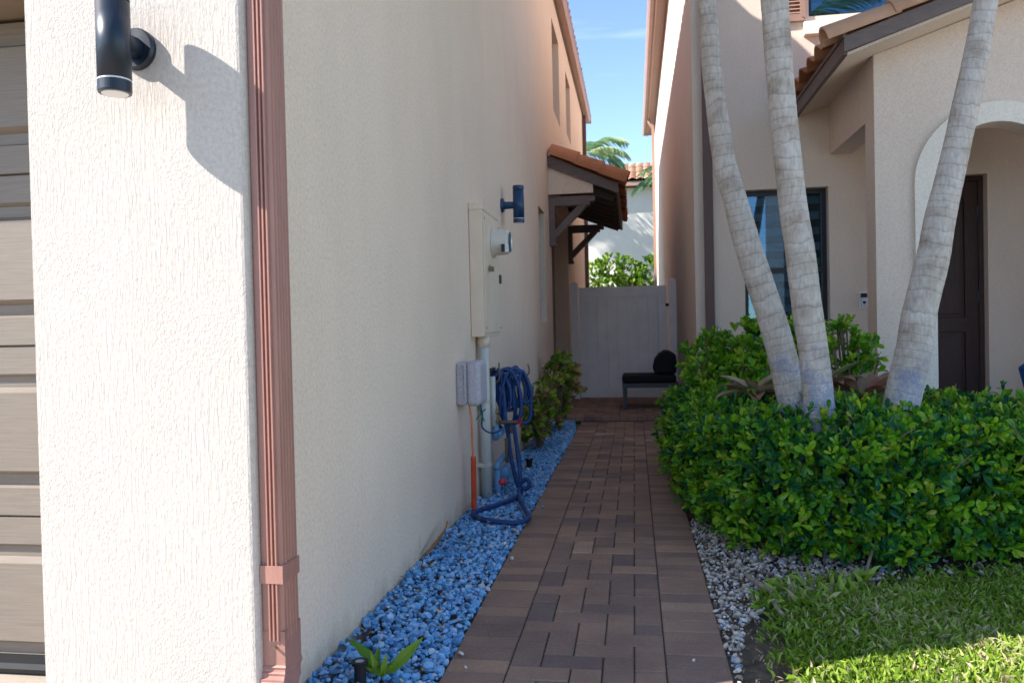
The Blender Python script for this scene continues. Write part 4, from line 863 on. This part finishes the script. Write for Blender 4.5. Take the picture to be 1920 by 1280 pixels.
# ---------------------------------------------------------------- palms by the hedge
def frond(mb_V, mb_F, mb_A, base, az, el0, L, droop, nl=34, ll=0.42, w_=0.03):
    """one pinnate frond: rachis points + leaflets"""
    pts = []; p = np.array(base, float); e = el0
    n = 16
    for i in range(n+1):
        pts.append(p.copy()); d = np.array([math.cos(az)*math.cos(e), math.sin(az)*math.cos(e), math.sin(e)]); p = p + d*L/n; e -= droop/n*(0.5+i/n)
    pts = np.array(pts)
    P=[];A=[];N=[];S=[];va=[]
    side = np.array([-math.sin(az), math.cos(az), 0]); v0 = rnd.uniform(.2,.8)
    for k in range(nl):
        t = 0.12 + 0.88*k/nl; f = t*n; i = min(int(f), n-1); q = pts[i]+(pts[i+1]-pts[i])*(f-i); d = unit(pts[i+1]-pts[i]); upn = np.cross(side, d)
        if upn[2] < 0: upn = -upn
        le = ll*math.sin(PI*(0.12+0.82*t))**0.7
        for s in (-1, 1):
            a = side*s*0.9 + d*0.75 + upn*0.15 + np.array([0,0,-0.45]) + rng.normal(0,.07,3); P.append(q); A.append(a); N.append(upn+side*s*.3); S.append((w_*1.6/0.17*0.5*0.35+0*le, le, le)); va.append(np.clip(v0+rng.normal(0,.12),0,1))
    V,F,a = scatter(LANC[0]*np.array([1,1,1.5]), LANC[1], np.array(P), np.array(A), np.array(N), np.array(S), np.array(va))
    return V, F, a, pts
def palm(label, path, group, crown_dirs, L=1.5, name='palm_tree', ll=0.42, shaft=0.55, scale=1.0, rings=0.058):
    base = path[-1][:3]; t = thing(name, label, 'palm tree', (base[0],base[1],0), group)
    P = [Vector(p[:3]) for p in path][::-1]; R = [p[3] for p in path][::-1]     # foot to top
    pts = bez(P, 14); rs = []
    for i in range(len(P)-1):
        for k in range(14): s = k/14; rs.append(R[i]*(1-s)+R[i+1]*s)
    rs.append(R[-1])
    # resample finely so each ring scar has its own lip
    out=[];ro=[];va=[];acc=0;nxt=0.0
    for i in range(len(pts)-1):
        seg_ = (pts[i+1]-pts[i]).length; k = max(1,int(seg_/0.008))
        for j in range(k):
            s = j/k; L0 = acc + seg_*s; ph = L0/rings + 0.55*math.sin(L0*7) + 0.35*math.sin(L0*17+1); fr = ph % 1.0
            out.append(pts[i].lerp(pts[i+1], s)); ro.append((rs[i]*(1-s)+rs[i+1]*s)*(1.006 - 0.014*fr + 0.008*math.sin(L0*23))); va.append(ph)
        acc += seg_
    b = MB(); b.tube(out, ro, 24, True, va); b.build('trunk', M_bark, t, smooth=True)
    top = out[-1]; dr = (out[-1]-out[-8]).normalized()
    b = MB(); b.tube([top-dr*0.01, top+dr*shaft*0.3, top+dr*shaft*0.7, top+dr*shaft], [ro[-1]*1.02, ro[-1]*1.15, ro[-1]*0.95, ro[-1]*0.5], 20); b.build('crownshaft', M_shaft, t, smooth=True)
    hub = top + dr*shaft*0.92
    Vs=[];Fs=[];As=[];off=0; rb = MB()
    for az, e0 in crown_dirs:
        V,F,a,pp = frond(None,None,None,hub[:],az,e0,L*rnd.uniform(.85,1.1),rnd.uniform(1.3,1.9),34,ll,0.03*scale)
        Vs.append(V);Fs.append(F+off);As.append(a);off+=len(V); rb.tube([Vector(q) for q in pp],[0.014*scale*(1-0.8*i/16) for i in range(17)],6)
    npmesh('fronds', np.concatenate(Vs), np.concatenate(Fs), M_frond, np.concatenate(As), t)
    rb.build('frond_stems', M_shaft, t, smooth=True)
    return t
def ring_dirs(n, seed): 
    r = random.Random(seed); return [(2*PI*i/n + r.uniform(-.2,.2), r.uniform(0.2,1.3)) for i in range(n)]
pA = [(0.27,4.5,4.3,0.044),(0.36,4.47,3.5,0.045),(0.42,4.45,2.844,0.0476),(0.438,4.45,2.499,0.0518),(0.457,4.45,2.305,0.0545),(0.496,4.45,1.978,0.0607),(0.551,4.45,1.76,0.0636),(0.619,4.45,1.49,0.071),(0.723,4.45,1.142,0.0745),(0.778,4.45,0.934,0.0765),(0.850,4.45,0.60,0.082),(0.93,4.42,0.25,0.088),(0.97,4.42,-0.05,0.095)]
pB = [(0.62,4.15,4.6,0.060),(0.68,4.15,3.5,0.063),(0.72,4.15,2.698,0.0660),(0.748,4.15,2.202,0.0654),(0.79,4.15,1.702,0.0675),(0.822,4.15,1.454,0.071),(0.855,4.15,1.134,0.0725),(0.88,4.15,0.942,0.0715),(0.905,4.15,0.65,0.074),(0.93,4.17,0.3,0.08),(0.95,4.18,-0.05,0.09)]
pC = [(2.05,4.35,4.4,0.052),(1.91,4.38,3.4,0.055),(1.797,4.4,2.708,0.0571),(1.752,4.4,2.442,0.061),(1.702,4.4,2.21,0.0639),(1.636,4.4,1.907,0.0654),(1.567,4.4,1.615,0.074),(1.531,4.4,1.419,0.0793),(1.46,4.4,1.123,0.0826),(1.428,4.4,0.925,0.087),(1.376,4.4,0.700,0.090),(1.30,4.38,0.35,0.094),(1.22,4.36,-0.05,0.1)]
palm('palm trunk leaning left, leftmost of the three ringed grey trunks', pA, 'palms rising from the hedge', ring_dirs(9,1))
palm('middle and most upright of the three ringed grey palm trunks', pB, 'palms rising from the hedge', ring_dirs(9,2))
palm('palm trunk leaning right in front of the white arch', pC, 'palms rising from the hedge', ring_dirs(9,3))

# ---------------------------------------------------------------- hedge
HP = [(0.46,6.9),(0.38,6.2),(0.36,5.4),(0.38,4.70),(0.48,4.15),(0.64,3.82),(0.92,3.70),(1.4,3.78),(2.0,3.90),(3.3,4.0),(3.3,5.3),(2.0,5.35),(1.4,5.6),(1.2,6.3),(1.1,6.9)]
def hedge():
    t = thing('hedge', 'dense green small-leaved clipped hedge beside the path around the palms', 'hedge', (1.2,4.5,0))
    cx_, cy_ = 1.3, 4.7
    def H(x,y): return 0.595 + 0.03*np.sin(x*5.1+y*2)+0.025*np.sin(y*7-x*3) - 0.05*np.clip((x-1.5)/1.0,0,1) - 0.10*np.clip((0.75-x)/0.5,0,1)*np.clip((y-4.6)/2,0,1)
    P=[];A=[]
    per=[]; n=len(HP)
    for i in range(n):
        a=np.array(HP[i]); b=np.array(HP[(i+1)%n]); L=np.linalg.norm(b-a); d=(b-a)/L; nr=np.array([d[1],-d[0]])
        if (nr @ ((a+b)/2-np.array([cx_,cy_])))<0: nr=-nr
        per.append((a,b,L,nr, i < 9))
    for a,b,L,nr,front in per:
        cnt = int(L*(1250 if front else 220))
        for _ in range(cnt):
            s=rng.uniform(); q=a+(b-a)*s; z=rng.uniform(0.03,1.0)**0.9*0.68; bulge=0.05*math.sin(PI*min(1,z/0.62))+0.02+0.05*math.sin(q[0]*9+z*8)*math.sin(q[1]*8+z*6)
            inn = rng.normal(0.03,.065); q2=q+nr*(bulge-inn)
            hh = H(q[0],q[1])
            if z>hh+0.03: continue
            if z>hh-0.06: q2 = q2 - nr*((z-hh+0.06)**2*6)
            P.append((q2[0],q2[1],z)); up_=0.35+0.9*max(0,(z-0.35)); A.append(unit(np.array([nr[0],nr[1],up_])+rng.normal(0,.5,3)))
    nt_=4600; x=rng.uniform(0.25,3.3,nt_*2); y=rng.uniform(3.7,6.9,nt_*2); k=inpoly(x,y,HP); x=x[k][:nt_]; y=y[k][:nt_]
    z=H(x,y)+rng.normal(-0.02,.035,len(x))+0.02*np.sin(x*23)*np.sin(y*19)
    for a_,b_,c_ in zip(x,y,z): P.append((a_,b_,c_)); A.append(unit(np.array([0,0,1.0])+rng.normal(0,.45,3)))
    P=np.array(P); A=np.array(A)
    # ragged open gap on the right side of the front
    g = (np.hypot((P[:,0]-1.42)*0.8,(P[:,2]-0.36)*1.6)<0.10)&(P[:,1]<4.1)&(rng.uniform(size=len(P))<.75); P=P[~g];A=A[~g]
    V,F,a = rosettes(P,A,(4,8),(0.038,0.074),(15,95),(0.0,0.82)); npmesh('leaves',V,F,M_leaf,a,t,smooth=False)
    # inner older leaves
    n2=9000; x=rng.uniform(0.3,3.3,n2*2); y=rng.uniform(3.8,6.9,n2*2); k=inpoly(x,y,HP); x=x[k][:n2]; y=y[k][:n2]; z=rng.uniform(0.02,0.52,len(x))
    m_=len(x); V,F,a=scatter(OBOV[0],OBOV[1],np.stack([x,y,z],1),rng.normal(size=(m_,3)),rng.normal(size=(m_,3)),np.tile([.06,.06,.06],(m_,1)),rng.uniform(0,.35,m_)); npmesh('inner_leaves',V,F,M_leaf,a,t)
    b=MB()
    for _ in range(240):
        x0=rng.uniform(0.4,2.9); y0=rng.uniform(3.95,6.2)
        if not inpoly(np.array([x0]),np.array([y0]),HP)[0]: continue
        p=Vector((x0,y0,-0.02)); pts=[p]; d=Vector((rnd.uniform(-.35,.35),rnd.uniform(-.6,.1),1))
        for k in range(4): p=p+d*0.13; pts.append(p); d=d+Vector((rnd.uniform(-.3,.3),rnd.uniform(-.3,.3),0))
        b.tube(pts,[.007,.006,.005,.004,.002],5,False)
    for i in range(150):
        q = P[int(rng.integers(len(P)))]
        if q[1] > 4.6 and q[0] > 0.6: continue
        p = Vector(q)+Vector((rnd.uniform(-.03,.03),-0.01,0)); d = Vector((rnd.uniform(-.5,.5),rnd.uniform(-.35,.1),rnd.uniform(.2,.9))).normalized(); L_ = rnd.uniform(.05,.16)
        b.tube([p-d*L_*.5,p+Vector((rnd.uniform(-.01,.01),0,0)),p+d*L_*.5],[.0035,.003,.0018],5,False)
    b.build('stems', M_wood, t)['kind'] = 'stuff'
hedge()
def shrub(name,label,cat,x,y,blobs,mat,n,size,varr,group=None,stem=True,th=(20,80),tpl=OBOV,nl=(5,8),z0=0.0,mode=None):
    t=thing(name,label,cat,(x,y,0),group); P=[];A=[]
    tot=sum(b[3]*b[4] for b in blobs)
    for bx,by,bz,rx,rz in blobs:
        for _ in range(int(n*rx*rz/tot)):
            d=unit(rng.normal(size=3)); r=rng.uniform(.35,1)**.5; P.append((bx+d[0]*rx*r,by+d[1]*rx*r,max(0.03,bz+d[2]*rz*r))); A.append(unit(d+np.array([0,0,.6])+rng.normal(0,.3,3)))
    V,F,a=rosettes(np.array(P),np.array(A),nl,size,th,varr,tpl); npmesh('leaves',V,F,mat,a,t)
    b=MB()
    for p in P[::max(1,len(P)//26)]:
        p=Vector(p); r=Vector((x+rnd.uniform(-.006,.006),y+rnd.uniform(-.006,.006),z0-0.02)); m_=r.lerp(p,.55)+Vector((0,0,.08)); b.tube(bez([r,m_,p],5),0.006,5,False)
    b.build('stems',M_wood,t); return t
shrub('shrub','taller broad-leaved green shrub behind the hedge, left of the palm trunks','shrub',0.85,6.3,[(0.62,6.4,0.80,.26,.24),(0.95,6.2,0.88,.34,.28),(1.22,6.2,0.9,.24,.24),(0.55,6.0,0.66,.2,.2),(0.85,5.9,0.7,.3,.2)],M_leaf,560,(0.07,0.10),(0.42,0.8))
shrub('shrub','small shrub with rounded leaves between the middle palm trunk and the doorbell','shrub',1.42,5.6,[(1.38,5.6,0.92,.13,.2),(1.53,5.6,0.90,.11,.14),(1.50,5.6,0.72,.12,.10)],M_leaf,90,(0.06,0.09),(0.35,0.75))
shrub('shrub','low leafy sprigs rising above the hedge right of the leaning palm','shrub',1.95,4.9,[(1.72,4.8,0.60,.10,.10),(2.02,4.9,0.60,.13,.10),(2.35,4.9,0.50,.15,.06)],M_leaf,80,(0.045,0.07),(0.4,0.9))
# croton bushes by the left wall
shrub('croton','yellow-green and bronze leafed bush growing against the left wall, nearer and lower','bush',-0.86,7.1,[(-0.86,7.1,0.40,.14,.16),(-0.78,7.2,0.52,.10,.13),(-0.90,7.0,0.22,.12,.14),(-0.84,7.3,0.3,.14,.2)],M_croton,85,(0.07,0.12),(0.1,0.95),'bushes along the left wall',nl=(5,9))
shrub('croton','taller yellow-green and bronze leafed bush against the left wall, nearer the gate','bush',-0.80,8.3,[(-0.76,8.3,0.60,.17,.16),(-0.76,8.2,0.78,.07,.09),(-0.70,8.4,0.45,.14,.16),(-0.80,8.3,0.28,.12,.14)],M_croton,110,(0.07,0.12),(0.1,0.95),'bushes along the left wall',nl=(5,9))
# bromeliads
def brom(label,x,y,z,s,seed,vr):
    t=thing('bromeliad',label,'bromeliad',(x,y,0),'bromeliads between the palms'); r=np.random.default_rng(seed); n_=16
    az=np.arange(n_)*2.4+r.uniform(-.2,.2,n_); e=r.uniform(.15,.9,n_); A=np.stack([np.cos(az)*np.cos(e),np.sin(az)*np.cos(e),np.sin(e)],1); N=np.stack([-np.cos(az)*np.sin(e),-np.sin(az)*np.sin(e),np.cos(e)],1)
    tp=leaf_template([(0.15,0.10),(0.45,0.13),(0.75,0.10),(0.92,0.05)]); L_=r.uniform(.7,1.1,n_)*s
    V,F,a=scatter(tp[0]*np.array([1.5,1,2.2]),tp[1],np.tile([x,y,z],(n_,1)),A,N,np.stack([L_,L_,L_],1),r.uniform(*vr,n_)); npmesh('leaves',V,F,M_brom,a,t)
    b=MB(); b.tube([(x,y,-0.02),(x,y,z+0.03)],0.025,8); b.build('stem',M_wood,t)
brom('dull red bromeliad left of the leftmost palm trunk foot',0.72,5.0,0.65,0.26,1,(.2,.9))
brom('bromeliad with upright brown leaves just right of the middle trunk',1.12,5.05,0.69,0.27,2,(.1,.9))
brom('bromeliad with pale cream and red-edged leaf by the right trunk foot',1.32,4.85,0.64,0.28,3,(.3,1.0))

# ---------------------------------------------------------------- background beyond the gate
BH = thing('house', 'white sunlit house with clay tile roof far behind the gate', 'house', (0,28,0))
m = MB(); m.box(-7,6,28,28.2,-0.1,5.85); m.box(-7,-6.8,28.2,36,-0.1,5.85); m.box(5.8,6,28.2,36,-0.1,5.85); m.build('wall', M_white, BH)
m = MB(); m.box(-7.4,6.4,27.55,27.58,5.86,6.0); m.box(-7.4,6.4,27.58,28.0,5.90,5.93); m.build('fascia', M_gut, BH)
tileslope('roof', (-7.4,27.5,6.05), (0,math.cos(sl),math.sin(sl)), (1,0,0), 9, 50, M_tilep, BH)
m = MB(); m.add([(-7.4,27.55,6.0),(6.4,27.55,6.0),(6.4,31.5,7.4),(-7.4,31.5,7.4),(6.4,36,6.0),(-7.4,36,6.0)],[(0,1,2,3),(3,2,4,5)]); m.build('roof_deck', M_soffit, BH)
palm('palm with drooping fronds showing above the roof beyond the canopy', [(-1.5,24,5.7,0.09),(-1.55,24,4,0.10),(-1.6,24,2,0.11),(-1.6,24,-0.05,0.13)], 'palms beyond the gate', [(0.1,0.9),(-0.5,0.4),(2.2,0.5),(3.1,0.7),(4.2,0.6),(1.4,1.0),(0.35,0.35)], L=1.75, ll=0.7, scale=1.1, shaft=0.5)
palm('lower palm whose frond tips hang beside the right wall beyond the gate', [(2.2,25,5.0,0.08),(2.2,25,3,0.09),(2.25,25,-0.05,0.11)], 'palms beyond the gate', [(3.1,0.5),(2.7,0.8),(3.5,0.7),(4.1,0.4),(2.2,0.9),(1.0,0.7),(0.0,0.6),(5.2,0.7)], L=2.2, ll=0.7, scale=1.6, shaft=0.4)
palm('tall palm hidden behind the left house that shades the far white wall', [(-5.2,25.6,7.6,0.09),(-5.2,25.6,4,0.10),(-5.2,25.6,-0.05,0.13)], 'palms beyond the gate', ring_dirs(8,11), L=2.2, ll=0.8, scale=1.8, shaft=0.5)
palm('second tall palm hidden behind the left house near its far corner', [(-7.4,24.9,9.2,0.09),(-7.4,24.9,4,0.10),(-7.4,24.9,-0.05,0.13)], 'palms beyond the gate', ring_dirs(8,12), L=2.2, ll=0.8, scale=1.8, shaft=0.5)
0 and palm('third tall palm hidden behind the left house nearest the white house', [(-4.0,26.3,5.6,0.09),(-4.0,26.3,3,0.10),(-4.0,26.3,-0.05,0.13)], 'palms beyond the gate', ring_dirs(11,13), L=2.2, ll=0.8, scale=1.8, shaft=0.5)
shrub('shrub','sunlit yellow-green bush above the gate at the left of the gap','shrub',-0.9,21.5,[(-1.2,21.5,2.2,.55,.75),(-0.6,21.7,2.4,.45,.7),(-0.9,21.3,1.2,.6,.8)],M_leafb,420,(0.13,0.22),(0.1,0.95),'bushes beyond the gate')
shrub('shrub','sunlit yellow-green bush above the gate at the right of the gap','shrub',0.2,21.8,[(-0.1,21.8,2.3,.45,.7),(0.45,21.9,2.2,.5,.75),(0.1,21.6,1.2,.6,.8)],M_leafb,420,(0.13,0.22),(0.1,0.95),'bushes beyond the gate')

# across the street, behind the camera: only seen mirrored in the window glass
OH = thing('house', 'plain house across the street, seen only mirrored in the window glass', 'house', (14,-30,0))
m = MB(); m.box(8.3,20,-36,-30,0,10.5); m.build('wall', M_fascia, OH)
m = MB(); m.add([(7.9,-29.5,10.4),(20.5,-29.5,10.4),(20.5,-36.5,10.4),(7.9,-36.5,10.4),(11,-33,12.8),(17,-33,12.8)],[(0,1,5,4),(1,2,5),(2,3,4,5),(3,0,4),(3,2,1,0)]); m.build('roof', M_tile, OH)
